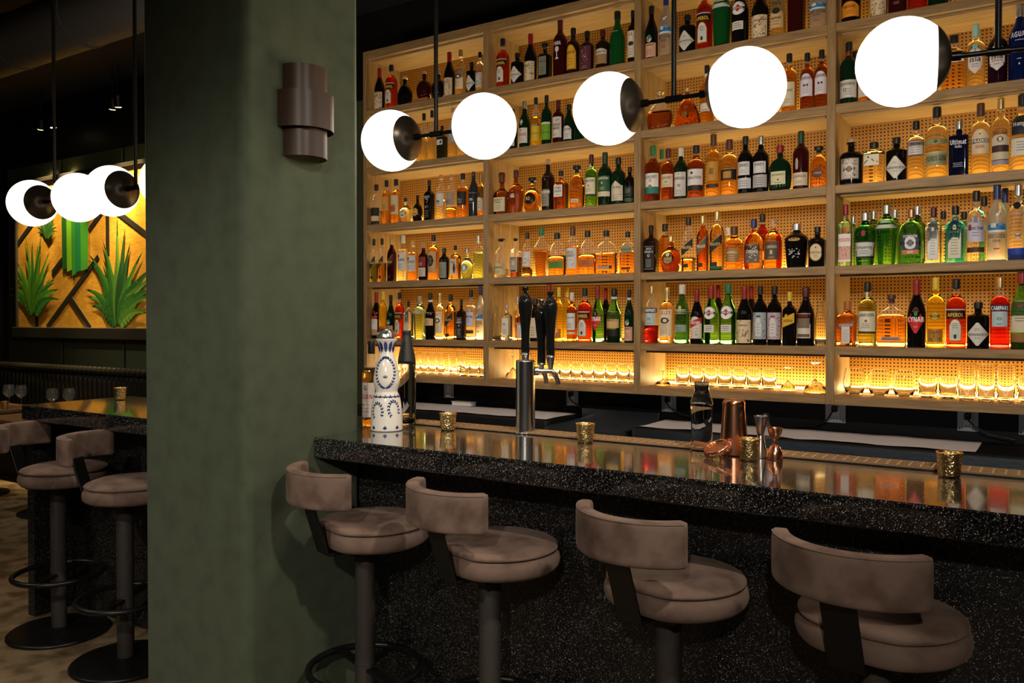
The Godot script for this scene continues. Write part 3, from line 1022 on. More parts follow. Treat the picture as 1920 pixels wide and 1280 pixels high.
func outlet(at: Vector3, w: float, label: String, plugged: bool) -> void:
	var o := thing("wall_outlet", label, "outlet", at, 0.0, "outlets behind the bar")
	part(o, "plate", boxed(Vector3(0, 0, 0.004), Vector3(w, 0.115, 0.008), 0.003), M.plate_grey)
	part(o, "socket", boxed(Vector3(0, -0.012, 0.009), Vector3(w * 0.42, 0.07, 0.006), 0.002), M.plastic_white)
	for s in [-1.0, 1.0]:
		part(o, "screw", lathed(vv([[0.0, 0.0], [0.006, 0.0], [0.005, 0.004], [0.0, 0.005]]), 10), M.steel, Vector3(s * w * 0.4, -0.045, 0.008)).rotation.x = PI / 2
		part(o, "socket_slot", boxed(Vector3(s * 0.008, -0.03, 0.0122), Vector3(0.003, 0.01, 0.001)), M.plastic_black)
	if plugged:
		var p := thing("plug_cord", "black plug and cord in " + label, "power cord", at + Vector3(0, 0.016, 0.0135))
		part(p, "plug", boxed(Vector3(0, 0, 0.014), Vector3(0.03, 0.032, 0.028), 0.006), M.plastic_black)
		var path := [Vector3(0, 0, 0.03), Vector3(0.005, -0.012, 0.045), Vector3(0.03, -0.04, 0.05), Vector3(0.09, -0.075, 0.045), Vector3(0.2, -0.093, 0.04)]
		if w > 0.095:
			path = [Vector3(0, 0, 0.03), Vector3(-0.008, -0.02, 0.045), Vector3(-0.03, -0.055, 0.048), Vector3(-0.09, -0.088, 0.045), Vector3(-0.2, -0.097, 0.04)]
		part(p, "cord", tubed(path, 0.0042, 8), M.plastic_black)


func back_shelving() -> void:
	var bays := 4
	var x0 := BAY0 - 0.026
	var top := SHELF_E + 5 * STEP
	var zc := SHELF_Z - SHELF_D / 2.0
	var o := thing("back_bar_shelving", "tall oak shelving with woven cane back and lit bays of bottles", "shelves", Vector3(BAY0, SHELF_F - POST, SHELF_Z))
	var at := func(p: Vector3) -> Vector3: return p - o.position
	var low := SHELF_F - POST
	# posts run the whole height, boards fit between them
	part(o, "end_panel", boxed(at.call(Vector3(BAY0 - 0.0143, (low + top) / 2.0, zc)), Vector3(0.0286, top - low, SHELF_D), 0.0015), M.oak_0)
	for k in range(1, bays + 1):
		part(o, "post", boxed(at.call(Vector3(BAY0 + BAYW * k - POST / 2.0, (low + top) / 2.0, zc)), Vector3(POST, top - low, SHELF_D), 0.0015), M["oak_%d" % (k % 3)])
	var heights := [SHELF_F]
	for k in 6:
		heights.append(SHELF_E + STEP * k)
	for b in bays:
		var xa := BAY0 + BAYW * b
		var wide := BAYW - POST
		for k in heights.size():
			var y: float = heights[k]
			part(o, "shelf_board", boxed(at.call(Vector3(xa + wide / 2.0, y - POST / 2.0, zc + 0.0)), Vector3(wide, POST, SHELF_D - 0.002), 0.0015), M["oak_%d" % ((k + b) % 3)])
			if k > 0:
				part(o, "board_lip", boxed(at.call(Vector3(xa + wide / 2.0, y - POST - 0.006, SHELF_Z - 0.05)), Vector3(wide - 0.03, 0.012, 0.018), 0.001), M["oak_%d" % ((k + b + 1) % 3)])
		part(o, "cane_back", boxed(at.call(Vector3(xa + wide / 2.0, (low + top) / 2.0, SHELF_Z - SHELF_D - 0.006)), Vector3(wide + 0.02, top - low, 0.008)), M.cane)
		# light strips along the back of the shelf floors, strongest on the glass shelf
		var zb := SHELF_Z - SHELF_D + 0.012
		var xm := xa + wide / 2.0
		for k in LED_E.size():
			var y: float = heights[k]
			var hs := 0.014 if k == 0 else 0.006
			part(o, "led_strip", boxed(at.call(Vector3(xm, y + hs / 2.0, zb)), Vector3(wide - 0.02, hs, 0.014), 0.001), M.led_glow if k == 0 else M.led_dim)
			area(o, "led_light", at.call(Vector3(xm, y + hs + 0.004, zb + (0.006 if k == 0 else 0.016))), Vector3(0, 0.97, 0.24), Vector2(wide - 0.02, 0.016 if k == 0 else 0.04), Color(1.0, 0.89, 0.6), LED_E[k])
		# brown mesh liner on the glass shelf
		var liner := part(self, "shelf_liner", boxed(Vector3(xm, SHELF_F + 0.0015, SHELF_Z - 0.075), Vector3(wide - 0.01, 0.003, 0.14)), M.bar_mat)
		tag(liner, "brown mesh liner on the glass shelf, %s bay" % ["left", "second", "third", "right"][b], "shelf liner", "mesh liners on the glass shelf")
	part(o, "crown_board", boxed(at.call(Vector3(BAY0 + BAYW * bays / 2.0 - 0.013, top + 0.006, zc)), Vector3(BAYW * bays + 0.03, 0.012, SHELF_D)), M.oak_1)


func bar_counter(x0: float, x1: float, label: String, waterfall: bool) -> void:
	var o := thing("bar_counter", label, "bar counter", Vector3((x0 + x1) / 2.0, 0, (BAR_FRONT + BAR_BACK) / 2.0))
	var at := func(p: Vector3) -> Vector3: return p - o.position
	var xm := (x0 + x1) / 2.0
	part(o, "counter_top", boxed(at.call(Vector3(xm, BAR_Y - 0.037, (BAR_FRONT + BAR_BACK) / 2.0)), Vector3(x1 - x0, 0.074, BAR_FRONT - BAR_BACK), 0.004), M.terrazzo)
	part(o, "body", boxed(at.call(Vector3(xm, (BAR_Y - 0.074) / 2.0 + 0.0, (BODY_FRONT - 2.65) / 2.0)), Vector3(x1 - x0 - 0.002, BAR_Y - 0.074, 2.65 + BODY_FRONT), 0.002), M.terrazzo_honed)
	if waterfall:
		var ret := thing("counter_piece", "short black terrazzo counter piece behind the green pillar", "bar counter", Vector3(-2.568, 0, (BAR_BACK - 2.39) / 2.0))
		part(ret, "counter_top", boxed(Vector3(0, BAR_Y - 0.037, 0), Vector3(0.58, 0.074, -2.39 - BAR_BACK), 0.004), M.terrazzo)
		part(ret, "body", boxed(Vector3(0, (BAR_Y - 0.074) / 2.0, 0.03), Vector3(0.578, BAR_Y - 0.074, 0.24), 0.002), M.terrazzo_honed)
	if waterfall:
		part(o, "end_panel", boxed(at.call(Vector3(x0 + 0.03, (BAR_Y - 0.074) / 2.0, (BAR_FRONT + BODY_FRONT) / 2.0 - 0.01)), Vector3(0.06, BAR_Y - 0.074, BAR_FRONT - BODY_FRONT - 0.03), 0.002), M.terrazzo_honed)


func drip_mat(x0: float, x1: float, z0: float, z1: float) -> void:
	var o := thing("bar_rail_mat", "brown rubber mesh rail mat along the back edge of the counter", "bar mat", Vector3((x0 + x1) / 2.0, BAR_Y + 0.0006, (z0 + z1) / 2.0))
	var s := Shape.new()
	s.box(Vector3(0, 0.0015, 0), Vector3(x1 - x0, 0.003, z1 - z0), 0.0)
	part(o, "mat_base", s, M.rubber_black)
	var g := Shape.new()
	var rows := 3
	var cell := (z1 - z0) / rows
	for k in rows + 1:
		g.box(Vector3(0, 0.006, -(z1 - z0) / 2.0 + cell * k), Vector3(x1 - x0, 0.006, 0.006))
	var n := int((x1 - x0) / cell)
	for i in n + 1:
		g.box(Vector3(-(x1 - x0) / 2.0 + (x1 - x0) * i / n, 0.006, 0), Vector3(0.006, 0.006, z1 - z0))
	var m := part(o, "mesh_strands", g, M.mat_brown)
	m.set_meta("kind", "stuff")


func beer_tower(at: Vector3) -> void:
	var o := thing("beer_tower", "polished steel draught tower with three black tap handles", "beer tap", at)
	part(o, "column", lathed(vv([[0.0, 0.0], [0.045, 0.0], [0.045, 0.006], [0.0365, 0.008], [0.0365, 0.272], [0.034, 0.278], [0.0, 0.279]]), 40), M.chrome)
	for t in [[Vector3(-0.035, 0, -0.055), 0.012, 1.372, 1.628], [Vector3(0.02, 0, -0.085), -0.02, 1.335, 1.58], [Vector3(0.075, 0, -0.06), 0.0, 1.365, 1.608]]:
		var p: Vector3 = t[0]
		var y0: float = t[2] - BAR_Y
		var y1: float = t[3] - BAR_Y
		var hh := y1 - y0
		var fy := 0.235
		var dir := p.normalized()
		var fa := part(o, "faucet", tubed([dir * 0.03 + Vector3(0, fy, 0), p * 1.05 + Vector3(0, fy, 0), p * 1.16 + Vector3(0, fy - 0.01, 0), p * 1.28 + Vector3(0, fy - 0.035, 0), p * 1.32 + Vector3(0, fy - 0.05, 0)], 0.0095, 14), M.chrome)
		part(fa, "coupling", tubed([dir * 0.036 + Vector3(0, fy, 0), dir * 0.05 + Vector3(0, fy, 0)], 0.017, 16), M.chrome)
		part(fa, "ferrule", lathed(vv([[0.0, fy], [0.008, fy], [0.01, fy + 0.02], [0.017, y0 - 0.01], [0.018, y0], [0.0, y0 + 0.001]]), 18), M.chrome, p)
		var h := part(o, "tap_handle", lathed(smooth(vv([[0.0, 0.0], [0.016, 0.0], [0.017, 0.02], [0.0165, 0.2], [0.018, 0.36], [0.0235, 0.56], [0.0275, 0.72], [0.026, 0.8], [0.019, 0.86], [0.012, 0.885], [0.0105, 0.9], [0.0, 0.905]], 1.0, hh), 3), 28), M.tap_black, p + Vector3(0, y0, 0))
		part(h, "finial", lathed(vv([[0.0, 0.885], [0.0075, 0.885], [0.008, 0.93], [0.012, 0.94], [0.013, 0.99], [0.009, 1.0], [0.0, 1.0]], 1.0, hh), 16), M.chrome if y1 < 0.52 else M.tap_black)


func ceramic_decanter(at: Vector3) -> void:
	var o := thing("ceramic_decanter", "tall white ceramic decanter painted with blue leaves, silver dome stopper", "decanter", at)
	var outline := smooth(vv([[0.0, 0.0], [0.058, 0.0], [0.062, 0.004], [0.061, 0.05], [0.0565, 0.1], [0.0495, 0.135], [0.0415, 0.151], [0.045, 0.165], [0.0505, 0.185], [0.0495, 0.21], [0.0415, 0.255], [0.0285, 0.296], [0.0245, 0.308], [0.029, 0.328], [0.038, 0.345], [0.0415, 0.352], [0.041, 0.355], [0.0, 0.356]]), 3)
	part(o, "body", lathed(outline, 40), M.ceramic)
	part(o, "dome_stopper", lathed(smooth(vv([[0.0, 0.356], [0.0385, 0.356], [0.0395, 0.362], [0.036, 0.378], [0.024, 0.392], [0.0, 0.398]]), 3), 32), M.chrome)
	# brushed blue pattern
	var s := Shape.new()
	var on := func(a: float, y: float) -> Vector3:
		var rad := outline_radius(outline, y) + 0.0006
		return Vector3(rad * sin(a), y, rad * cos(a))
	var leaf := func(a: float, y: float, along: Vector2, length: float, wide: float) -> void:
		var rad := outline_radius(outline, y)
		var pts := []
		var d := along.normalized()
		var e := Vector2(-d.y, d.x)
		for k in [[0.0, 0.0], [0.35, 0.5], [0.75, 0.4], [1.0, 0.0], [0.75, -0.4], [0.35, -0.5]]:
			var q: Vector2 = d * (k[0] * length) + e * (k[1] * wide)
			pts.append(on.call(a + q.x / rad, y + q.y))
		for k in range(1, 5):
			var nn: Vector3 = pts[0] * Vector3(1, 0, 1)
			s.tri(pts[0], pts[k], pts[k + 1], nn.normalized())
	s.tint = hexcol("1a2f6e")
	var face := 0.62
	for side in [-1.0, 1.0]:                      # wreath on the upper bulb
		for k in 15:
			var f := PI * k / 14.0
			var ring_a: float = side * 0.82 * sin(f) * (1.0 - 0.25 * cos(f))
			var y := 0.224 + 0.058 * -cos(f)
			var dv := Vector2(side * cos(f), 0.9 * sin(f) + 0.2)
			leaf.call(face + ring_a - 0.0, y, dv + Vector2(side * 0.6, 0), 0.0125, 0.006)
			leaf.call(face + ring_a, y, dv - Vector2(side * 0.7, 0), 0.0115, 0.0055)
	for c in [[face - 0.55, 0.078], [face + 0.62, 0.085], [face - 2.0, 0.08], [face + 2.0, 0.08]]:   # scrolls on the skirt
		for k in 12:
			var f := -0.6 + 4.4 * k / 11.0
			var a: float = c[0] + 0.36 * cos(f)
			var y: float = c[1] + 0.031 * sin(f)
			leaf.call(a, y, Vector2(-sin(f), cos(f)) + Vector2(cos(f), sin(f)) * 0.6, 0.012, 0.006)
			leaf.call(a, y, Vector2(-sin(f), cos(f)) - Vector2(cos(f), sin(f)) * 0.6, 0.01, 0.005)
	for k in 9:
		var a := face - 1.6 + 0.4 * k
		leaf.call(a, 0.128, Vector2(0, 1), 0.014, 0.007)
		leaf.call(a - 0.02, 0.13, Vector2(-1, 0.6), 0.011, 0.006)
		leaf.call(a + 0.02, 0.13, Vector2(1, 0.6), 0.011, 0.006)
		if k % 2 == 0:
			leaf.call(a, 0.008, Vector2(0, 1), 0.016, 0.01)
			leaf.call(a, 0.01, Vector2(-1, 1), 0.011, 0.006)
			leaf.call(a, 0.01, Vector2(1, 1), 0.011, 0.006)
	s.tint = hexcol("16235f")
	for k in 10:                                   # pointed petals round the neck
		var a := face + TAU * k / 10.0
		leaf.call(a, 0.302, Vector2(0, 1), 0.046, 0.0135)
	s.tint = hexcol("6a5a4a")
	for k in 7:
		leaf.call(face, 0.205, Vector2(cos(0.5 + k * 0.36), sin(0.5 + k * 0.36)), 0.014, 0.0025)
	part(o, "painted_pattern", s, M.print, Vector3.ZERO, true)


func bar_things() -> void:
	beer_tower(Vector3(-1.688, BAR_Y, -2.655))
	ceramic_decanter(Vector3(-2.185, BAR_Y, -2.43))
	# glass carafe with black cone spout
	var c := thing("spout_carafe", "clear glass carafe with tall black cone spout behind the ceramic decanter", "carafe", Vector3(-2.215, BAR_Y, -2.585))
	part(c, "glass_body", lathed(vv([[0.0, 0.036], [0.036, 0.036], [0.037, 0.05], [0.037, 0.25], [0.0355, 0.262], [0.0, 0.264]]), 36), M.water)
	part(c, "glass_foot", lathed(vv([[0.0, 0.006], [0.034, 0.006], [0.036, 0.012], [0.036, 0.03], [0.0, 0.034]]), 28), M.water)
	part(c, "cone_spout", lathed(vv([[0.036, 0.266], [0.0365, 0.262], [0.035, 0.275], [0.018, 0.36], [0.017, 0.375], [0.02, 0.378], [0.019, 0.385], [0.015, 0.386], [0.0, 0.38]]), 32), M.rubber_black)
	# amber bottle with pale label, half hidden by the pillar
	bottle(Vector3(-2.306, BAR_Y, -2.475), 0.074, 0.345, "bord", "lamber", 0.8, "blk", "r -.9 .9 .12 .52 e4d4cc|t LILLIAN 0 .36 .05 b03a3a 1.5|t G 0 .46 .05 3a3a3a .4|l 0 .18 1.1 3 .04 b09088", "amber bottle with pale pink label on the counter beside the pillar", "", 5)
	votive(Vector3(-1.985, BAR_Y, -2.56), "gold votive holder near the ceramic decanter")
	votive(Vector3(-1.385, BAR_Y, -2.57), "gold votive holder right of the beer tower")
	votive(Vector3(-0.249, BAR_Y, -2.558), "gold votive holder alone at the right end of the counter")
	votive(Vector3(-0.79, BAR_Y, -2.52), "hammered gold votive holder among the copper bar tools")
	votive(Vector3(-4.2, BAR_Y, -2.56), "gold votive holder on the counter left of the pillar")
	# water bottle
	var wb := thing("water_bottle", "clear glass bottle half full of water beside the copper shaker", "bottle", Vector3(-0.972, BAR_Y, -2.60))
	var wp := smooth(vv([[0.0, 0.0], [0.032, 0.0], [0.0355, 0.004], [0.036, 0.02], [0.0345, 0.06], [0.034, 0.1], [0.0355, 0.135], [0.0365, 0.155], [0.034, 0.168], [0.0265, 0.188], [0.023, 0.2], [0.0225, 0.218], [0.0245, 0.221], [0.0245, 0.227]]), 3)
	wp.append(Vector2(0.02, 0.227))
	wp.append(Vector2(0.019, 0.19))
	wp.append(Vector2(0.0, 0.185))
	part(wb, "water_filled_body", lathed(wp, 40), M.water)
	part(wb, "lip_ring", tubed(ring(0.0235, 0.226, 32), 0.0018, 8, true), M.stemware)
	# copper shaker
	var sh := thing("cocktail_shaker", "tall tapered copper cocktail shaker", "shaker", Vector3(-0.865, BAR_Y, -2.60))
	part(sh, "cup", lathed(vv([[0.0, 0.0], [0.043, 0.0], [0.0455, 0.003], [0.0455, 0.006], [0.034, 0.165], [0.0325, 0.172], [0.028, 0.176], [0.0, 0.177]]), 40), M.copper)
	part(sh, "cap", lathed(vv([[0.0345, 0.158], [0.0352, 0.16], [0.0345, 0.168], [0.0335, 0.168]]), 40), M.copper)
	# jiggers
	var j := thing("steel_jigger", "slim steel double jigger behind the copper one", "jigger", Vector3(-0.775, BAR_Y, -2.585))
	part(j, "lower_cup", lathed(vv([[0.0, 0.0], [0.0205, 0.0], [0.0208, 0.002], [0.01, 0.07], [0.0, 0.071]]), 28), M.steel)
	part(j, "upper_cup", lathed(vv([[0.0, 0.07], [0.01, 0.07], [0.011, 0.076], [0.0205, 0.128], [0.0215, 0.129], [0.0205, 0.131], [0.0, 0.1]]), 28), M.steel)
	var cj := thing("copper_jigger", "bell-shaped copper double jigger at the right of the bar tools", "jigger", Vector3(-0.728, BAR_Y, -2.575))
	part(cj, "lower_cup", lathed(smooth(vv([[0.0, 0.0], [0.024, 0.0], [0.0245, 0.004], [0.022, 0.025], [0.0135, 0.041], [0.006, 0.047], [0.0, 0.047]]), 3), 28), M.copper)
	part(cj, "waist", lathed(vv([[0.006, 0.046], [0.0075, 0.05], [0.0055, 0.056], [0.0075, 0.06], [0.006, 0.064]]), 20), M.copper)
	part(cj, "upper_cup", lathed(smooth(vv([[0.0, 0.062], [0.006, 0.063], [0.015, 0.07], [0.0205, 0.085], [0.0222, 0.097], [0.023, 0.098], [0.021, 0.097], [0.014, 0.076], [0.0, 0.07]]), 2), 28), M.copper)
	# strainer lying on its side against the shaker
	var st := thing("copper_strainer", "copper cocktail strainer with coiled rim lying before the shaker", "strainer", Vector3(-0.885, BAR_Y + 0.031, -2.505), -0.5)
	st.rotation.x = 0.5
	part(st, "disc", lathed(vv([[0.0, 0.0], [0.036, 0.0], [0.037, 0.002], [0.036, 0.004], [0.0, 0.004]]), 36), M.copper)
	part(st, "rim", tubed(ring(0.036, 0.004, 40), 0.0055, 10, true), M.copper)
	var coil := []
	for i in 300:
		var f := TAU * i / 300.0
		coil.append(Vector3((0.0395 + 0.006 * cos(f * 36.0)) * sin(f), -0.004 + 0.006 * sin(f * 36.0), (0.0395 + 0.006 * cos(f * 36.0)) * cos(f)))
	part(st, "spring_coil", tubed(coil, 0.0016, 6, true), M.copper)
	part(st, "handle", boxed(Vector3(-0.075, 0.003, 0), Vector3(0.08, 0.004, 0.02), 0.0015), M.copper)
	drip_mat(-2.25, 0.9, -2.715, -2.625)


func back_counter() -> void:
	# stainless-topped coolers under the shelves, a sink between them
	var y := 0.928
	for u in [[-3.98, -2.42, "left"], [-1.89, 1.05, "right"]]:
		var xm: float = (u[0] + u[1]) / 2.0
		var w: float = u[1] - u[0]
		var o := thing("bar_cooler", "black bar cooler with steel edge under the %s bays" % u[2], "cooler", Vector3(xm, 0, -4.235))
		part(o, "cabinet", boxed(Vector3(0, 0.425, -0.02), Vector3(w - 0.01, 0.85, 0.46), 0.004), M.black_wall)
		part(o, "steel_front", boxed(Vector3(0, 0.888, 0.2), Vector3(w, 0.072, 0.03), 0.004), M.steel_brushed)
		part(o, "top", boxed(Vector3(0, 0.888, -0.03), Vector3(w, 0.076, 0.43), 0.003), M.black_wall)
		var n := int(w / 0.7)
		for k in n:
			var d := part(o, "door", boxed(Vector3(-w / 2.0 + w * (k + 0.5) / n, 0.455, 0.215), Vector3(w / n - 0.012, 0.76, 0.03), 0.004), M.plastic_black)
			part(d, "handle", boxed(Vector3(-w / 2.0 + w * (k + 0.5) / n, 0.79, 0.24), Vector3(w / n - 0.1, 0.02, 0.02), 0.004), M.steel)
	var s := thing("bar_sink", "steel bar sink between the two coolers", "sink", Vector3(-2.155, 0, -4.205))
	part(s, "cabinet", boxed(Vector3(0, 0.395, -0.02), Vector3(0.5, 0.79, 0.5), 0.004), M.black_wall)
	part(s, "basin_floor", boxed(Vector3(0, 0.8, 0), Vector3(0.5, 0.02, 0.5), 0.003), M.steel_brushed)
	part(s, "splash_back", boxed(Vector3(0, 0.89, -0.22), Vector3(0.5, 0.16, 0.02), 0.003), M.steel_brushed)
	part(s, "front_rim", boxed(Vector3(0, 0.85, 0.235), Vector3(0.5, 0.09, 0.03), 0.003), M.steel_brushed)
	for e in [-1.0, 1.0]:
		part(s, "side_rim", boxed(Vector3(e * 0.24, 0.86, 0.01), Vector3(0.02, 0.1, 0.44), 0.003), M.steel_brushed)
	for p in [[-3.85, -2.45, "left"], [-1.87, -0.297, "right"]]:
		var xm: float = (p[0] + p[1]) / 2.0
		var sh := Shape.new()
		var rows := []
		for r in 5:
			var row := PackedVector3Array()
			for i in 61:
				var x: float = lerpf(p[0], p[1], i / 60.0)
				row.append(Vector3(x - xm, 0.0022 + 0.0018 * sin(x * 23.0 + r) * sin(x * 7.0) + (0.004 * absf(sin(x * 9.0)) if r == 0 else 0.0), lerpf(0.18, -0.18, r / 4.0)))
			rows.append(row)
		sh.grid(rows, false)
		var q := part(self, "paper_sheet", sh, M.paper_sheet, Vector3(xm, y - 0.002 + 0.0015, -4.25))
		tag(q, "long pale paper liner on the %s cooler top" % p[2], "paper liner", "paper liners on the coolers")
	for k in [[-3.5, 0.083, false, "left bay"], [-2.53, 0.083, true, "second bay, behind the beer tower"], [-1.89, 0.09, true, "third bay near the divider"], [-0.968, 0.1, true, "divider of the right bay"], [-0.363, 0.09, true, "right bay"], [-0.11, 0.09, false, "right edge of the picture"]]:
		outlet(Vector3(k[0], 1.022, -4.5295), k[1], "outlet below the " + k[3], k[2])
	# cool light tape under the bartender's edge of the counter
	var tape := thing("work_light_strip", "cool white light strip under the back edge of the counter", "light strip", Vector3(-0.6, 0.985, -2.715))
	part(tape, "led_tape", boxed(Vector3.ZERO, Vector3(3.2, 0.008, 0.012), 0.001), M.work_glow)
	area(tape, "tape_light", Vector3(0, -0.008, -0.012), Vector3(0, -0.1, -1), Vector2(3.2, 0.012), Color(0.8, 0.92, 1.0), 0.08)
	# small bottle standing low behind the rail mat
	var small := thing("small_bottle", "small clear bottle with black top peeking over the rail mat", "bottle", Vector3(-1.18, 0.9265, -4.02))
	part(small, "body", lathed(smooth(vv([[0.0, 0.0], [0.03, 0.0], [0.032, 0.01], [0.03, 0.04], [0.016, 0.08], [0.012, 0.1]]), 3), 24), M.g_clearpane)
	part(small, "cap", lathed(vv([[0.0, 0.09], [0.015, 0.09], [0.015, 0.12], [0.0, 0.121]]), 18), M.plastic_black)
	var wb := thing("white_box", "low white plastic box on the cooler below the left bay", "box", Vector3(-3.28, 0.932, -4.4))
	part(wb, "tray", boxed(Vector3(0, 0.012, 0), Vector3(0.16, 0.024, 0.06), 0.006), M.plastic_white)
	part(wb, "lid", boxed(Vector3(0, 0.0265, 0), Vector3(0.164, 0.005, 0.064), 0.002), M.plastic_white)


func wall_sconce() -> void:
	var zc := -2.085
	var face := -2.276
	var o := thing("wall_sconce", "brown metal wall sconce of three curved bands on the green pillar", "wall lamp", Vector3(face, 2.24, zc))
	part(o, "back_plate", boxed(Vector3(0.006, 0.0, 0), Vector3(0.012, 0.22, 0.1), 0.002), M.sconce_bronze)
	for b in [[0.088, 0.03, 0.155], [0.112, -0.068, 0.06], [0.088, -0.165, -0.03]]:
		var s := Shape.new()
		for side in [[b[0], false], [b[0] - 0.003, true]]:
			var rows := []
			for y in [b[1], b[2]]:
				var row := PackedVector3Array()
				for i in 33:
					var f := PI * i / 32.0
					row.append(Vector3(side[0] * sin(f), y, side[0] * cos(f)))
				rows.append(row)
			s.grid(rows, false, side[1])
		for y in [b[1], b[2]]:
			for i in 32:
				var f := PI * i / 32.0
				var g := PI * (i + 1) / 32.0
				var r0: float = b[0]
				var r1: float = r0 - 0.003
				s.quad(Vector3(r0 * sin(f), y, r0 * cos(f)), Vector3(r0 * sin(g), y, r0 * cos(g)), Vector3(r1 * sin(g), y, r1 * cos(g)), Vector3(r1 * sin(f), y, r1 * cos(f)), Vector3(0, 1 if y == b[2] else -1, 0))
		part(o, "band", s, M.sconce_bronze)
	part(o, "lamp_bulb", lathed(vv([[0.0, -0.035], [0.012, -0.03], [0.016, 0.0], [0.012, 0.03], [0.0, 0.035]]), 16), M.bulb_glow, Vector3(0.04, 0, 0))
	omni(o, "sconce_bulb", Vector3(0.04, 0, 0), Color(1.0, 0.85, 0.6), 0.012, 0.02)


func pillar() -> void:
	var x0 := -2.86
	var x1 := -2.276
	var z0 := -2.385
	var z1 := -1.83
	var r := 0.04
	var ringp := []
	for c in [[x1 - r, z1 - r, 0.0], [x1 - r, z0 + r, PI / 2], [x0 + r, z0 + r, PI], [x0 + r, z1 - r, PI * 1.5]]:
		for i in 9:
			var f: float = c[2] + PI / 2 * i / 8.0
			ringp.append([Vector3(c[0] + r * sin(f), 0, c[1] + r * cos(f)), Vector3(sin(f), 0, cos(f))])
	ringp.append(ringp[0])
	var s := Shape.new()
	for i in ringp.size() - 1:
		var a: Array = ringp[i]
		var b: Array = ringp[i + 1]
		var k := s.vert(a[0], a[1]); s.vert(b[0], b[1]); s.vert(b[0] + Vector3(0, 3.74, 0), b[1]); s.vert(a[0] + Vector3(0, 3.74, 0), a[1])
		s.idx.append_array([k, k + 2, k + 1, k, k + 3, k + 2])
	structure("wall_pillar", s, M.green_velvet, "square pillar wrapped in mossy green velvet")


# ------------------------------------------------------------------ the dining corner beyond the pillar
func agave(cx: float, base: float, size: float, seed_: int, greens: Array) -> Shape:
	var s := Shape.new()
	var r := RandomNumberGenerator.new()
	r.seed = seed_
	var z := 0.0
	for k in 20:
		var t := k / 19.0
		var order := absf(t - 0.5) * 2.0
		var lean := (t - 0.5) * 3.3 + r.randf_range(-0.15, 0.15)
		var length := size * (1.05 - 0.5 * order) * r.randf_range(0.8, 1.1)
		var wide := size * r.randf_range(0.13, 0.2)
		var pts := []
		for i in 9:
			var q := i / 8.0
			var ang := lean * (0.55 + 0.55 * q) * 0.62
			pts.append(Vector2(cx + sin(lean) * size * 0.04 + sin(ang) * length * q, base + cos(ang) * length * q * (1.0 - 0.16 * q * absf(lean))))
		var col := hexcol(greens[r.randi() % greens.size()])
		z += 0.0004
		for i in 8:
			for side in [-1.0, 1.0]:
				var q0 := i / 8.0
				var q1 := (i + 1) / 8.0
				var w0 := wide * (0.55 + 0.45 * sin(PI * minf(q0 * 1.6, 1.0))) * (1.0 - pow(q0, 2.2))
				var w1 := wide * (0.55 + 0.45 * sin(PI * minf(q1 * 1.6, 1.0))) * (1.0 - pow(q1, 2.2))
				var d: Vector2 = (pts[i + 1] - pts[i]).normalized()
				var e: Vector2 = Vector2(-d.y, d.x) * side
				s.tint = col if side < 0.0 else Color(col.r * 0.55, col.g * 0.6, col.b * 0.55)
				var p0: Vector2 = pts[i]
				var p1: Vector2 = pts[i + 1]
				var f0: Vector2 = p0 + e * w0 / 2.0
				var f1: Vector2 = p1 + e * w1 / 2.0
				s.quad(Vector3(p0.x, p0.y, z), Vector3(p1.x, p1.y, z), Vector3(f1.x, f1.y, z), Vector3(f0.x, f0.y, z), Vector3(0, 0, 1))
	return s


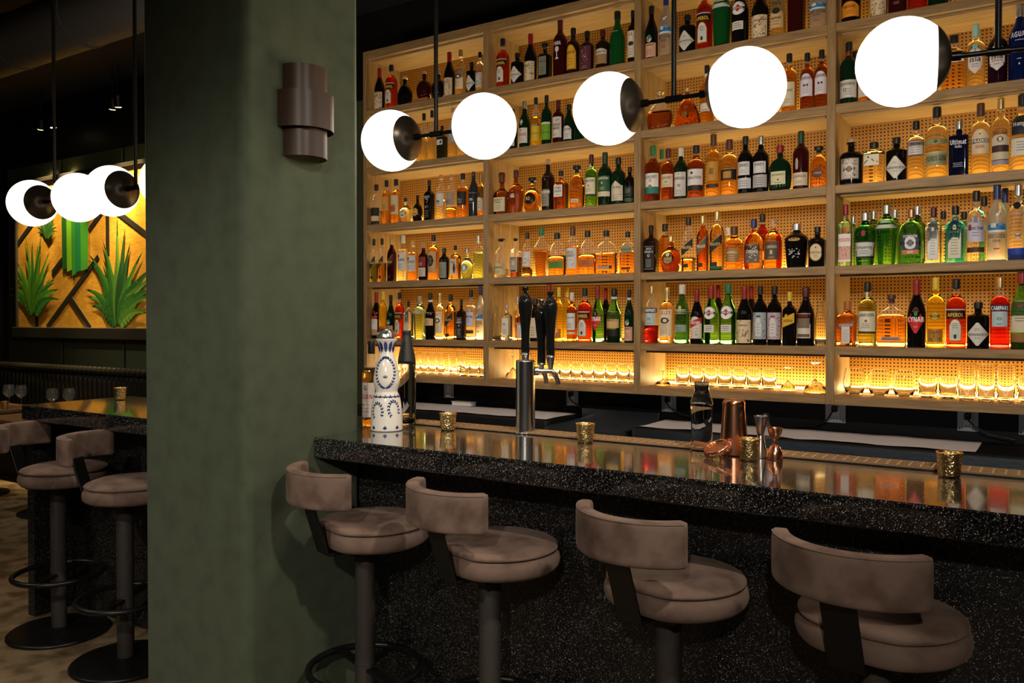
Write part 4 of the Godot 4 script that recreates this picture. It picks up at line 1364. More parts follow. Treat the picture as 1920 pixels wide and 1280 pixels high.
func mural() -> void:
	var x0 := -8.36
	var x1 := -5.9
	var y0 := 1.43
	var y1 := 2.78
	var xm := (x0 + x1) / 2.0
	var o := thing("mural_panel", "golden wood mural painted with green agave plants and black lines", "mural", Vector3(xm * 1.1, 1.423, -4.495))
	o.scale = Vector3.ONE * 1.1
	var h := y1 - y0
	part(o, "board", boxed(Vector3(0, h / 2.0, 0), Vector3(x1 - x0, h, 0.04)), M.mural_wood)
	part(o, "frame_ledge", boxed(Vector3(0, -0.05, 0.02), Vector3(x1 - x0 + 0.06, 0.1, 0.1), 0.006), M.frame_dark)
	part(o, "frame_top", boxed(Vector3(0, h + 0.02, 0.01), Vector3(x1 - x0 + 0.06, 0.04, 0.06), 0.004), M.frame_dark)
	for e in [-1.0, 1.0]:
		part(o, "frame_side", boxed(Vector3(e * ((x1 - x0) / 2.0 + 0.015), h / 2.0, 0.01), Vector3(0.03, h, 0.06), 0.004), M.frame_dark)
	# black strips: [from, to] in metres from the left foot of the board
	var at := func(x: float, y: float) -> Vector3: return Vector3(x - (x1 - x0) / 2.0, y, 0.022)
	for l in [[0.0, 0.80, 0.40, 1.06], [0.34, 0.0, 0.34, 0.30], [0.52, 0.0, 1.38, 0.62], [0.62, 0.50, 0.80, 0.62], [0.92, 0.27, 1.24, 0.0], [1.24, 0.86, 1.52, 1.06], [1.52, 0.62, 1.52, 1.06], [1.52, 1.06, 2.3, 0.66], [0.4, 1.06, 0.75, 1.35]]:
		var from: Vector3 = at.call(l[0], l[1])
		var to: Vector3 = at.call(l[2], l[3])
		var line := part(o, "black_line", boxed(Vector3.ZERO, Vector3(from.distance_to(to), 0.048, 0.006), 0.001), M.frame_dark, (from + to) / 2.0)
		line.rotation.z = atan2(to.y - from.y, to.x - from.x)
	var dark := ["3a7a2a", "2f6a2c", "4a8a30", "245a2a", "6a9a38"]
	part(o, "painted_agave", agave(0.3 - (x1 - x0) / 2.0, 0.12, 0.78, 3, ["5aa028", "3f8a2a", "6fb030", "2f7a2a"]), M.paint, Vector3(0, 0, 0.026), true)
	part(o, "painted_agave", agave(1.68 - (x1 - x0) / 2.0, 0.02, 0.95, 9, dark), M.paint, Vector3(0, 0, 0.026), true)
	part(o, "painted_agave", agave(0.55 - (x1 - x0) / 2.0, 0.82, 0.32, 14, dark), M.paint, Vector3(0, 0, 0.026), true)
	var s := Shape.new()
	var k := 0
	for c in [[0.80, 0.90, "0f5a22", 0.52], [0.88, 0.97, "7ab81a", 0.5], [0.96, 1.03, "2f8a2a", 0.46], [1.02, 1.12, "0a7a4a", 0.49], [1.11, 1.22, "3f9a2a", 0.5]]:
		s.tint = hexcol(c[2])
		var a: Vector3 = at.call(c[0], c[3])
		var b: Vector3 = at.call(c[1], c[3] + 0.02)
		k += 1
		s.quad(Vector3(a.x, a.y, k * 0.0004), Vector3(b.x, b.y, k * 0.0004), Vector3(b.x + 0.01, 1.22, k * 0.0004), Vector3(a.x - 0.01, 1.25, k * 0.0004), Vector3(0, 0, 1))
	part(o, "painted_cactus", s, M.paint, Vector3(0, 0, 0.027), true)


func banquette() -> void:
	var x0 := -8.6
	var x1 := -4.7
	var xm := (x0 + x1) / 2.0
	var o := thing("banquette", "black leather banquette with channelled back along the far wall", "banquette", Vector3(xm * 1.1, 0, -4.22))
	o.scale = Vector3(1.1, 0.963, 1.1)
	part(o, "plinth", boxed(Vector3(0, 0.09, 0), Vector3(x1 - x0, 0.18, 0.46), 0.005), M.black_wall)
	part(o, "seat", boxed(Vector3(0, 0.32, 0.02), Vector3(x1 - x0, 0.27, 0.54), 0.04), M.leather_black)
	part(o, "back_board", boxed(Vector3(0, 0.7, -0.19), Vector3(x1 - x0, 0.72, 0.06), 0.004), M.leather_black)
	var step := 0.072
	var n := int((x1 - x0) / step)
	var ch := Shape.new()
	var rows := []
	for yv in [[0.45, 0.0], [0.5, 1.0], [0.95, 1.0], [0.99, 0.8], [1.01, 0.3]]:
		var row := PackedVector3Array()
		for i in 9:
			var f := PI * (i / 8.0) - PI / 2
			row.append(Vector3(0.035 * sin(f), yv[0], 0.032 * cos(f) * yv[1]))
		rows.append(row)
	ch.grid(rows, false)
	var cm := ch.mesh()
	var roll := Shape.new()
	var rr := []
	for i in 7:
		var f := i / 6.0
		rr.append(Vector3(lerpf(-0.035, 0.035, f), 0, 0))
	var rrows := []
	for a in 13:
		var g := TAU * a / 12.0
		var row := PackedVector3Array()
		for i in 7:
			var f := i / 6.0
			var bulge := 0.034 + 0.010 * sin(PI * f)
			row.append(Vector3(lerpf(-0.036, 0.036, f) + 0.03 * sin(g), bulge * sin(g), bulge * cos(g)))
		rrows.append(row)
	roll.grid(rrows, false, false)
	var rm := roll.mesh()
	for i in n:
		var x := x0 - xm + step * (i + 0.5)
		part_mesh(o, "channel", cm, M.leather_black, Vector3(x, 0, -0.16))
		part_mesh(o, "top_roll_pleat", rm, M.leather_black, Vector3(x, 1.055, -0.17))


func dining_corner() -> void:
	banquette()
	for t in [[-7.75, "left"], [-6.55, "right"]]:
		var o := thing("dining_table", "dark wood dining table before the banquette, %s one" % t[1], "table", Vector3(t[0], 0, -3.42), 0.0, "dining tables at the banquette")
		part(o, "top", boxed(Vector3(0, 0.735, 0), Vector3(0.85, 0.03, 0.66), 0.004), M.table_wood)
		part(o, "pedestal", lathed(vv([[0.0, 0.02], [0.035, 0.02], [0.035, 0.72], [0.0, 0.72]]), 18), M.black_steel)
		part(o, "base", lathed(vv([[0.0, 0.0], [0.24, 0.0], [0.24, 0.012], [0.05, 0.024], [0.0, 0.025]]), 30), M.black_steel)
	var spots := [[-7.43, -3.53, "wine glass left of the gold candle on the left table"], [-7.25 - 0.04, -3.56, "wine glass right of the gold candle on the left table"], [-6.72, -3.52, "left wine glass on the right table"], [-6.62, -3.60, "right wine glass on the right table"]]
	for g in spots:
		drinking_glass("wine", Vector3(g[0], 0.7505, g[1]), 0.092, 0.2, g[2], "wine glasses on the dining tables")
	votive(Vector3(-7.36, 0.7505, -3.46), "gold votive holder between wine glasses on the left table")
	var nap := part(self, "folded_napkin", boxed(Vector3.ZERO, Vector3(0.2, 0.008, 0.12), 0.003), M.napkin, Vector3(-6.6, 0.755, -3.36))
	tag(nap, "white folded napkin on the right dining table", "napkin", "napkins")
	var nap2 := part(self, "folded_napkin", boxed(Vector3.ZERO, Vector3(0.16, 0.02, 0.12), 0.005), M.napkin, Vector3(-7.98, 0.7605, -3.5))
	tag(nap2, "white folded napkin at the left edge of the left table", "napkin", "napkins")
	# one dining chair seen between table and stool
	var c := thing("dining_chair", "brown velvet dining chair with thin black legs at the left table", "chair", Vector3(-7.55, 0, -2.86), PI)
	part(c, "seat", boxed(Vector3(0, 0.45, 0), Vector3(0.46, 0.09, 0.44), 0.03), M.brown_velvet)
	var bs := Shape.new()
	var rows := []
	for y in [0.5, 0.52, 0.8, 0.84, 0.85]:
		var row := PackedVector3Array()
		var th := 0.02 if y < 0.51 or y > 0.845 else 0.03
		for i in 41:
			var f := TAU * i / 40.0
			var u := sin(f)
			row.append(Vector3(0.23 * signf(u) * pow(absf(u), 0.4), y, -0.2 + th * signf(cos(f)) * pow(absf(cos(f)), 0.5) + 0.06 * u * u))
		rows.append(row)
	bs.grid(rows, true)
	part(c, "backrest", bs, M.brown_velvet)
	for sx in [-1.0, 1.0]:
		for sz in [-1.0, 1.0]:
			part(c, "leg", tubed([Vector3(sx * 0.2, 0.0, sz * 0.2), Vector3(sx * 0.17, 0.42, sz * 0.16)], 0.01, 8), M.black_steel)


const GLASS_ROW := [
	["highball", [-3.318, -3.255, -3.19, -3.125], 0.056, 0.13, 0.17, "left bay"],
	["highball", [-3.06, -3.0], 0.056, 0.132, 0.21, "left bay, behind"],
	["tumbler", [-2.93, -2.86, -2.79], 0.062, 0.085, 0.15, "left bay"],
	["coupe", [-2.575, -2.487], 0.085, 0.138, 0.13, "second bay"],
	["tumbler", [-2.33, -2.26, -2.19, -2.12, -2.05, -1.98, -1.91, -1.845], 0.064, 0.1, 0.17, "second bay"],
	["coupe", [-1.665], 0.08, 0.075, 0.12, "third bay"],
	["tumbler", [-1.58, -1.508, -1.436, -1.364, -1.292, -1.22, -1.148], 0.068, 0.098, 0.17, "third bay"],
	["coupe", [-1.06], 0.07, 0.11, 0.17, "third bay, middle right"],
	["coupe", [-0.925], 0.1, 0.14, 0.12, "third bay, by the divider"],
	["stemless", [-0.757, -0.655, -0.556], 0.096, 0.115, 0.12, "right bay"],
	["tumbler", [-0.466, -0.388], 0.074, 0.09, 0.14, "right bay"],
	["highball", [-0.316, -0.247, -0.178], 0.067, 0.15, 0.1, "right bay"],
	["tumbler", [-0.105], 0.07, 0.1, 0.12, "right bay, at its right end"],
]


func glassware() -> void:
	var nth := ["first", "second", "third", "fourth", "fifth", "sixth", "seventh", "eighth"]
	for g in GLASS_ROW:
		var xs: Array = g[1]
		for i in xs.size():
			var word: String = {"highball": "tall clear highball glass", "tumbler": "clear rocks tumbler", "coupe": "clear stemmed coupe upside down", "stemless": "clear rounded stemless glass"}[g[0]]
			var pos: String = "" if xs.size() == 1 else ", %s from left" % nth[i]
			drinking_glass(g[0], Vector3(xs[i] * 1.1, SHELF_F + 0.0035, SHELF_Z - g[4] * 1.1), g[2] * 1.1, g[3] * 1.1, "%s%s, glass shelf, %s" % [word, pos, g[5]], "glasses on the lit glass shelf", g[0] == "coupe")


func stock_bottles() -> void:
	for i in STOCK.size():
		var d: Array = STOCK[i]
		var row: int = int(d[0]) % 10
		var y := SHELF_E + (5 - row) * STEP
		var group: String = ["", "bottles on the top shelf", "bottles on the second shelf", "bottles on the third shelf", "bottles on the fourth shelf", "bottles on the fifth shelf"][row]
		if float(d[9]) > 0.0:
			var b := thing("bottle_stand", "flat red-brown wooden stand under the round bottle, top shelf, left bay", "stand", Vector3(d[1], y, SHELF_Z - d[8]))
			part(b, "plinth", boxed(Vector3(0, 0.013, 0), Vector3(0.12, 0.026, 0.1), 0.003), M.cap_orange)
			part(b, "rest", boxed(Vector3(0, 0.027, 0), Vector3(0.09, 0.002, 0.08)), M.cap_brown)
		bottle(Vector3(d[1], y + float(d[9]), SHELF_Z - float(d[8])), d[2], d[3], d[4], d[5], d[6], d[7], d[11], d[10], group, 100 + i)


func room() -> void:
	var x0 := -10.0
	var x1 := 3.4
	var z0 := -4.53
	var z1 := 3.6
	var hgt := 3.75
	var xm := (x0 + x1) / 2.0
	var zm := (z0 + z1) / 2.0
	structure("floor", boxed(Vector3(xm, -0.05, zm), Vector3(x1 - x0 + 0.4, 0.1, z1 - z0 + 0.4)), M.concrete, "mottled brown polished concrete floor")
	structure("ceiling", boxed(Vector3(xm, hgt + 0.05, zm), Vector3(x1 - x0 + 0.4, 0.1, z1 - z0 + 0.4)), M.black_ceiling, "black painted open ceiling")
	var back := structure("wall_back", boxed(Vector3(xm, hgt / 2.0, z0 - 0.1), Vector3(x1 - x0, hgt, 0.18)), M.black_wall, "dark back wall behind shelving and banquette")
	for p in [[-9.526, -8.459], [-8.42, -7.376], [-7.337, -6.27], [-6.23, -5.17], [-5.13, -4.07]]:
		part(back, "velvet_panel", boxed(Vector3((p[0] + p[1]) / 2.0, 1.57, z0 - 0.01), Vector3(p[1] - p[0], 3.1, 0.03), 0.008), M.green_panel)
	structure("wall_left", boxed(Vector3(x0 - 0.1, hgt / 2.0, zm), Vector3(0.2, hgt, z1 - z0)), M.black_wall, "black wall at the far left end")
	structure("wall_right", boxed(Vector3(x1 + 0.1, hgt / 2.0, zm), Vector3(0.2, hgt, z1 - z0)), M.black_wall, "black wall at the right end")
	structure("wall_front", boxed(Vector3(xm, hgt / 2.0, z1 + 0.1), Vector3(x1 - x0, hgt, 0.2)), M.black_wall, "black wall behind the viewer")
	pillar()
	# spiral duct below the ceiling on the left
	var o := thing("air_duct", "large round black air duct under the ceiling", "duct", Vector3(-6.0, 3.46, -3.0))
	part(o, "pipe", tubed([Vector3(-3.0, 0, 0), Vector3(2.6, 0, 0)], 0.19, 36), M.duct_black)
	for k in 7:
		part(o, "joint_ring", tubed([Vector3(-2.7 + k * 0.85, 0, 0), Vector3(-2.67 + k * 0.85, 0, 0)], 0.197, 36), M.duct_black)


func track_lights() -> void:
	for t in [[Vector3(-6.30, 3.2, -3.84), Vector3(-6.55, 1.9, -4.1), "right twin"], [Vector3(-6.40, 3.2, -3.85), Vector3(-7.0, 1.7, -4.1), "left twin"], [Vector3(-7.61, 3.2, -3.9), Vector3(-8.25, 1.8, -4.1), "far left"], [Vector3(-7.45, 3.2, -3.93), Vector3(-7.45, 1.6, -4.1), "second from left"]]:
		var at: Vector3 = (t[0] - Vector3(0, 1.5, 0)) * 1.1 + Vector3(0, 1.5, 0)
		var dir: Vector3 = (t[1] - t[0]).normalized()
		var o := thing("track_spotlight", "small black ceiling spotlight over the mural, %s" % t[2], "spotlight", at, 0.0, "spotlights over the mural")
		part(o, "can", tubed([-dir * 0.1, Vector3.ZERO], 0.032, 16), M.black_steel)
		part(o, "lamp_lens", tubed([dir * 0.001, dir * 0.005], 0.026, 16), M.track_glow)
		part(o, "stem", tubed([-dir * 0.06, Vector3(-dir.x * 0.06, 0.37, -dir.z * 0.06)], 0.008, 8), M.black_steel)
		spot(o, "spot_beam", dir * 0.02, dir, Color(1.0, 0.88, 0.6), MURAL_E, 24.0, 0.025)


# energies
const GLOBE_E := 0.28
const LED_E := [0.7, 0.36, 0.41, 0.35, 0.24, 0.2]
const MURAL_E := 8.5


func _ready() -> void:
	rng.seed = 1
	make_materials()
	var fb := SystemFont.new()
	fb.font_names = PackedStringArray(["Droid Sans"])
	fb.font_weight = 700
	fonts["bold"] = fb
	# camera
	var cam := Camera3D.new()
	cam.name = "camera"
	add_child(cam)
	cam.position = Vector3(0, 1.5, 0)
	cam.rotation = Vector3(-0.014395, 0.582487, 0)
	var f := 1558.235
	cam.set_frustum(0.05 * 1280.0 / f, Vector2(0, -0.05 * (640.0 - 621.517) / f), 0.05, 60.0)
	cam.current = true
	# surroundings: a closed room, no sky
	var env := Environment.new()
	env.background_mode = Environment.BG_COLOR
	env.background_color = Color.BLACK
	env.tonemap_mode = Environment.TONE_MAPPER_LINEAR
	env.tonemap_exposure = 1.0
	env.sdfgi_enabled = true
	env.ssao_enabled = true
	env.ssil_enabled = true
	var we := WorldEnvironment.new()
	we.name = "surroundings"
	we.environment = env
	add_child(we)
	# ceiling spotlights on the guests' side
	downlight(Vector3(0.6, 3.3, -0.9), Vector3(-2.0, 0.9, -2.3), 5.0, 27.0, 0.07, "ceiling spotlight aimed at the pillar and first stools")
	downlight(Vector3(0.9, 3.3, 2.6), Vector3(-0.9, 0.7, -2.2), 9.0, 30.0, 0.07, "ceiling spotlight aimed at the middle stools")
	downlight(Vector3(-1.6, 3.3, 1.6), Vector3(-2.55, 0.35, -1.9), 5.4, 24.0, 0.07, "ceiling spotlight aimed at the pillar front")
	downlight(Vector3(-5.6, 3.3, -0.4), Vector3(-4.3, 0.4, -1.9), 1.5, 34.0, 0.07, "ceiling spotlight over the left stools")
	downlight(Vector3(-7.0, 3.3, -2.5), Vector3(-7.0, 0.8, -3.8), 1.6, 34.0, 0.06, "ceiling spotlight over the dining tables")
	room()
	back_shelving()
	bar_counter(-2.276, 1.6, "black terrazzo bar counter with thick speckled edge right of the pillar", false)
	bar_counter(-4.37, -2.86, "black terrazzo bar counter with end panel left of the pillar", true)
	back_counter()
	wall_sconce()
	pendant(Vector3(-2.326, 2.243, -2.62), Vector3(-1.854, 2.243, -2.62), 0.5, GLOBE_E, "double globe pendant lamp nearest the pillar over the bar")
	pendant(Vector3(-1.322, 2.236, -2.62), Vector3(-0.838, 2.236, -2.62), 0.5, GLOBE_E, "double globe pendant lamp in the middle over the bar")
	pendant(Vector3(-0.384, 2.239, -2.62), Vector3(0.09, 2.239, -2.70), 0.5, GLOBE_E, "double globe pendant lamp at the right end of the bar")
	pendant(Vector3(-4.673, 2.133, -2.35), Vector3(-4.218, 2.127, -2.35), 0.5, GLOBE_E * 0.8, "double globe pendant lamp farthest left, beyond the pillar")
	pendant(Vector3(-3.915, 2.135, -2.35), Vector3(-3.46, 2.135, -2.35), 0.44, GLOBE_E * 0.8, "double globe pendant lamp half hidden behind the pillar")
	bar_stool(Vector3(-2.022, 0, -2.135), deg_to_rad(-18), "brown velvet bar stool beside the green pillar")
	bar_stool(Vector3(-1.49, 0, -2.135), deg_to_rad(-17), "brown velvet bar stool second from the pillar")
	bar_stool(Vector3(-0.893, 0, -2.135), deg_to_rad(-16), "brown velvet bar stool third from the pillar")
	bar_stool(Vector3(-0.362, 0, -2.128), deg_to_rad(-12), "brown velvet bar stool nearest the right edge")
	bar_stool(Vector3(-4.0, 0, -2.12), deg_to_rad(-60), "brown velvet bar stool at far left, by the counter end")
	bar_stool(Vector3(-3.40, 0, -2.09), deg_to_rad(-60), "brown velvet bar stool cut by the pillar's left edge")
	bar_things()
	mural()
	dining_corner()
	track_lights()
	glassware()
	stock_bottles()


# bay and shelf, x, width, height, kind, glass, fill, cap, depth behind the shelf front, lift, description, printed label
const STOCK := [
	# bay 1, shelf 1
	[11,-3.857,0.0722,0.288,"wine","blk",1,"red",0.058,0,"dark bottle, red cap, ornate cream label, first from left, top shelf, left bay","r -.93 .93 .03 .42 e2cda8|o -.85 .85 .05 .4 7a4a30 46|t CARPANO 0 .33 .03 5a2a1a 1.2"],
	[11,-3.756,0.0823,0.295,"bord","aperol",0.9,"blk",0.063,0,"orange-red bottle, black cap, black and cream label, second from left, top shelf, left bay","r -.92 .92 .43 .54 0c0c10|t APEROL 0 .48 .055 f2c21a 1.6|r -.92 .92 .55 .565 c8ccd8|a -.62 .62 .10 .42 b07a30|a -.55 .55 .115 .41 efe6cf|r -.42 .42 .15 .36 d3d6cf|l 0 .29 .6 3 .03 666666|r -.14 .14 .14 .2 222222"],
	[11,-3.633,0.1159,0.196,"dec","blk",1,"goldrim",0.057,0,"dark wide decanter with gold rim, third from left, top shelf, left bay",""],
	[11,-3.480,0.1046,0.182,"ball","dred",1,"clearcap",0.074,0.028,"dark red round bottle with glass stopper, fourth from left, top shelf, left bay",""],
	[11,-3.358,0.0894,0.202,"ball","blk",1,"gold",0.067,0,"dark round bottle with gold stopper, fifth from left, top shelf, left bay",""],
	[11,-3.262,0.0714,0.292,"wine","blk",1,"red",0.058,0,"dark bottle, red cap, ornate cream label, sixth from left, top shelf, left bay","r -.93 .93 .03 .42 e2cda8|o -.85 .85 .05 .4 7a4a30 46|t CARPANO 0 .33 .03 5a2a1a 1.2"],
	[11,-3.170,0.0690,0.289,"wine","straw",0.9,"gold",0.057,0,"pale gold bottle with tall cream label, seventh from left, top shelf, left bay","r -.86 .86 .13 .60 efddba|t LILLET 0 .545 .06 b5392a 1.5|e 0 .405 .62 .055 2a2622|e .05 .405 .4 .03 efddba|l 0 .18 .9 5 .035 9a7a5a"],
	[11,-3.085,0.0701,0.198,"squat","blk",1,"blk",0.057,0,"squat black bottle with pale diamond label, eighth from left, top shelf, left bay","d 0 .31 .97 .275 d9d5cb|d 0 .31 .9 .255 c9c5ba|d 0 .31 .87 .245 dcd8cf|t HENDRICK'S 0 .30 .05 222222 1.5|t G_I_N 0 .225 .028 333333 .6|l 0 .39 .5 2 .03 777777"],
	[11,-3.017,0.0563,0.247,"bord","clear",0.9,"blk",0.050,0,"clear bottle, white and black print label, ninth from left, top shelf, left bay","r -0.85 0.85 0.100 0.500 d8d4cf|l 0 0.156 0.94 3 0.048 222222|o -.7 .7 .15 .45 222222 16|r -.85 .85 .47 .5 a02020"],
	# bay 1, shelf 2
	[12,-3.466,0.0590,0.315,"bord","straw",0.6,"blk",0.052,0,"pale gold bottle with black cap, first from left, second shelf, left bay",""],
	[12,-3.398,0.0552,0.325,"bord","straw",0.6,"blk",0.050,0,"tall pale gold bottle with black cap, second from left, second shelf, left bay",""],
	[12,-3.316,0.0576,0.215,"jd","dolive",1,"blk",0.051,0,"dark olive square bottle with white label, third from left, second shelf, left bay","r -0.80 0.80 0.420 0.660 dfe0e6|l 0 0.454 0.88 3 0.029 222222|e .35 .5 .3 .05 222222"],
	[12,-3.231,0.0610,0.319,"bord","straw",0.5,"clearcap",0.053,0,"pale gold bottle with grey label, fourth from left, second shelf, left bay","r -0.80 0.80 0.300 0.600 a8a49c|t RE 0 0.519 0.060 7a3a2a 1.40|l 0 0.342 0.88 1 0.036 7a3a2a"],
	[12,-3.149,0.0571,0.221,"bord","straw",0.5,"clearcap",0.051,0,"pale gold bottle partly behind globe lamp, fifth from left, second shelf, left bay",""],
	# bay 1, shelf 3
	[13,-3.888,0.0726,0.277,"bord","straw",0.4,"blk",0.058,0,"clear bottle, black and cream bands, first from left, third shelf, left bay","r -.95 .95 .22 .42 101014|r -.95 .95 .1 .21 d9c7a4|r -.95 .95 0.01 .09 101014"],
	[13,-3.793,0.0647,0.296,"bord","amber",0.9,"blk",0.054,0,"amber bottle, black cap, yellow label, second from left, third shelf, left bay","r -0.85 0.85 0.300 0.620 d7a54a|l 0 0.345 0.94 3 0.038 5a3010"],
	[13,-3.714,0.0744,0.297,"bord","amber",0.9,"blk",0.061,0,"amber bottle, cream label with orange square, third from left, third shelf, left bay","r -0.88 0.88 0.200 0.630 ddd0a8|l 0 0.260 0.97 4 0.052 4a3a20|r -.7 .5 .27 .4 d85a1a"],
	[13,-3.635,0.0807,0.167,"ball","straw",0.9,"navy",0.065,0,"squat pale bottle, blue cap, round label, fourth from left, third shelf, left bay","c 0 .35 .7 d9d2bc|c 0 .35 .6 efe8d4|r -.2 .3 .27 .31 4a2a1a"],
	[13,-3.525,0.0700,0.174,"ball","dbrown",1,"blk",0.057,0,"brown round bottle with yellow oval label, fifth from left, third shelf, left bay","c 0 .36 .75 b8862a|c 0 .36 .66 dcb860|r -.1 .35 .27 .31 8a2a1a"],
	[13,-3.421,0.0555,0.262,"jd","blk",1,"blk",0.050,0,"black square bottle with white print, sixth from left, third shelf, left bay","t WHISTLE 0 .58 .06 c8c8c8 1.5|o -.6 .6 .3 .55 c0c0c0 22|l 0 .08 1.3 5 .04 9a9a9a"],
	[13,-3.329,0.0686,0.288,"bord","clear",0.5,"clearcap",0.056,0,"clear bottle with white label, seventh from left, third shelf, left bay","r -0.90 0.90 0.300 0.580 d8d6d0|l 0 0.339 0.99 3 0.034 3a4a40|e 0 .4 .3 .03 4a7a5a"],
	[13,-3.244,0.0646,0.283,"bord","amber",0.3,"clearcap",0.054,0,"half-full amber bottle with taupe label, eighth from left, third shelf, left bay","r -0.90 0.90 0.300 0.580 a89484|l 0 0.339 0.99 3 0.034 3a2a20"],
	[13,-3.156,0.0742,0.282,"bord","amber",0.8,"blk",0.059,0,"amber bottle with black label, ninth from left, third shelf, left bay","r -0.93 0.93 0.280 0.580 0c0c0c|l 0 0.322 1.02 3 0.036 c8c8c8|e -.2 .42 .35 .035 2f7a50"],
	[13,-3.069,0.0634,0.283,"goose","slate",1,"slatecap",0.054,0,"slate grey sloping bottle, tenth from left, third shelf, left bay","r -.95 .95 .52 .53 9a9a9a|l 0 .3 1.1 2 .06 8a8a8a|e 0 .38 .5 .03 b0b0b0"],
	[13,-3.007,0.0497,0.266,"bord","amber",0.9,"goldcap",0.047,0,"slim amber bottle, cream label, by divider, eleventh from left, third shelf, left bay","r -0.90 0.90 0.120 0.680 d9cdb4|l 0 0.198 0.99 3 0.067 3a2a20|c 0 .5 .4 2a2020"],
	# bay 1, shelf 4
	[14,-3.901,0.0475,0.292,"jw","olive",0.5,"blk",0.046,0,"pale bottle with slanted dark green label, first from left, fourth shelf, left bay","s -.95 .95 .36 .52 12301f .09|t WALKER 0 .44 .05 d0c090 1.6|s -.95 .95 .515 .525 c9a85a .09|r -.6 .3 .07 .14 221a10"],
	[14,-3.827,0.0471,0.292,"jw","amber",0.5,"blk",0.046,0,"amber bottle with slanted brown label, second from left, fourth shelf, left bay","s -.95 .95 .36 .52 3a1a10 .09|t WALKER 0 .44 .05 d0c090 1.6|s -.95 .95 .515 .525 c9a85a .09|r -.6 .3 .07 .14 221a10"],
	[14,-3.743,0.0522,0.291,"jw","dred",1,"gold",0.048,0,"dark red bottle with slanted label, third from left, fourth shelf, left bay","s -.95 .95 .36 .52 4a1218 .09|t WALKER 0 .44 .05 d8b870 1.6|s -.95 .95 .515 .525 c9a85a .09|r -.6 .3 .07 .14 221a10"],
	[14,-3.650,0.0710,0.304,"bord","clear",0.8,"white",0.057,0,"clear bottle, tall white cap, white label, fourth from left, fourth shelf, left bay","r -.93 .93 .23 .62 e9e9ea|c -.45 .54 .36 8a1a22|t BACARDI 0 .46 .055 333333 1.6|l 0 .28 1.1 3 .04 777777"],
	[14,-3.567,0.0704,0.268,"bord","amber",0.8,"gold",0.057,0,"amber bottle with white label, fifth from left, fourth shelf, left bay","r -.93 .93 .23 .62 e9e9ea|c -.45 .54 .36 8a1a22|t BACARDI 0 .46 .055 333333 1.6|l 0 .28 1.1 3 .04 777777"],
	[14,-3.475,0.0662,0.242,"bord","dred",1,"cork",0.055,0,"dark red bottle with red and white label, sixth from left, fourth shelf, left bay","r -0.88 0.88 0.360 0.620 8a1420|l 0 0.396 0.97 3 0.031 f0d0d0|r -.88 .88 .1 .34 d8cfc4|l 0 .15 1 3 .05 6a5a50"],
	[14,-3.393,0.0726,0.293,"bord","amber",0.9,"blk",0.058,0,"amber bottle, tan label with black oval, seventh from left, fourth shelf, left bay","r -.9 .9 .15 .62 cfa877|e 0 .42 .62 .13 1a1614|e 0 .42 .4 .08 5a5048|l 0 .19 1 2 .05 6a4a2a"],
	[14,-3.304,0.0685,0.203,"bord","blk",1,"blk",0.056,0,"black bottle with grey-green label, eighth from left, fourth shelf, left bay","r -0.88 0.88 0.050 0.550 8d9082|l 0 0.120 0.97 5 0.060 2a2a24"],
	[14,-3.211,0.0572,0.215,"jd","amber",0.9,"blk",0.051,0,"square amber bottle with white label, ninth from left, fourth shelf, left bay","r -.9 .9 .12 .6 e6d8c0|e .35 .32 .35 .15 2a2420|t ROCA 0 .5 .06 3a2a20 1"],
	[14,-3.124,0.0774,0.191,"ball","lgreen",0.9,"silver",0.061,0,"round pale green bottle with round label, tenth from left, fourth shelf, left bay","c 0 .36 .7 cfd6c8|c 0 .36 .55 7a9a70|c 0 .36 .42 e8ece0"],
	[14,-3.030,0.0632,0.269,"bord","lgreen",0.7,"silver",0.054,0,"pale green bottle with silver cap, eleventh from left, fourth shelf, left bay",""],
	# bay 1, shelf 5
	[15,-3.891,0.0671,0.315,"wine","blk",1,"red",0.058,0,"dark bottle, red cap, red and white label, first from left, fifth shelf, left bay","d 0 .47 .85 .14 cf1620|c .1 .45 .3 2f7a34|r -.9 .8 .2 .42 e9e6e4|r -.9 .8 .0 .2 c59a80|l 0 .33 .8 2 .04 999999"],
	[15,-3.828,0.0565,0.320,"bord","yellow",0.95,"yellow",0.053,0,"yellow bottle with yellow cap, second from left, fifth shelf, left bay","c 0 .43 .4 8a6a1a|c 0 .43 .25 d8b030|r -.8 .8 .12 .26 c86a1a|t STREGA 0 .2 .05 8a2010 1.4"],
	[15,-3.754,0.0574,0.294,"wine","dgreen",1,"blk",0.051,0,"slim dark green bottle, peach label, third from left, fifth shelf, left bay","r -.9 .9 .04 .30 dfae90|t FERNET 0 .265 .035 3a1812 1.4|l 0 .08 1.1 4 .03 9a6a58|c -.05 .375 .5 d8d2b4|c .05 .41 .34 2a7d78|c -.2 .36 .2 a03028"],
	[15,-3.679,0.0641,0.310,"bord","aperol",0.9,"blk",0.054,0,"orange-red bottle, black cap, black and cream label, fourth from left, fifth shelf, left bay","r -.92 .92 .43 .54 0c0c10|t APEROL 0 .48 .055 f2c21a 1.6|r -.92 .92 .55 .565 c8ccd8|a -.62 .62 .10 .42 b07a30|a -.55 .55 .115 .41 efe6cf|r -.42 .42 .15 .36 d3d6cf|l 0 .29 .6 3 .03 666666|r -.14 .14 .14 .2 222222"],
	[15,-3.597,0.0511,0.252,"jd","clear",0.95,"blk",0.048,0,"clear square bottle with white label, fifth from left, fifth shelf, left bay","a -.7 .7 .06 .80 b7b9b4|a -.62 .62 .07 .785 e3e3e0|c 0 .60 .34 8f8f88|c 0 .60 .24 d8d8d4|t BOMBAY 0 .68 .035 555555 .9|t DRY_GIN 0 .52 .03 555555 .9|l 0 .15 .7 6 .05 888888"],
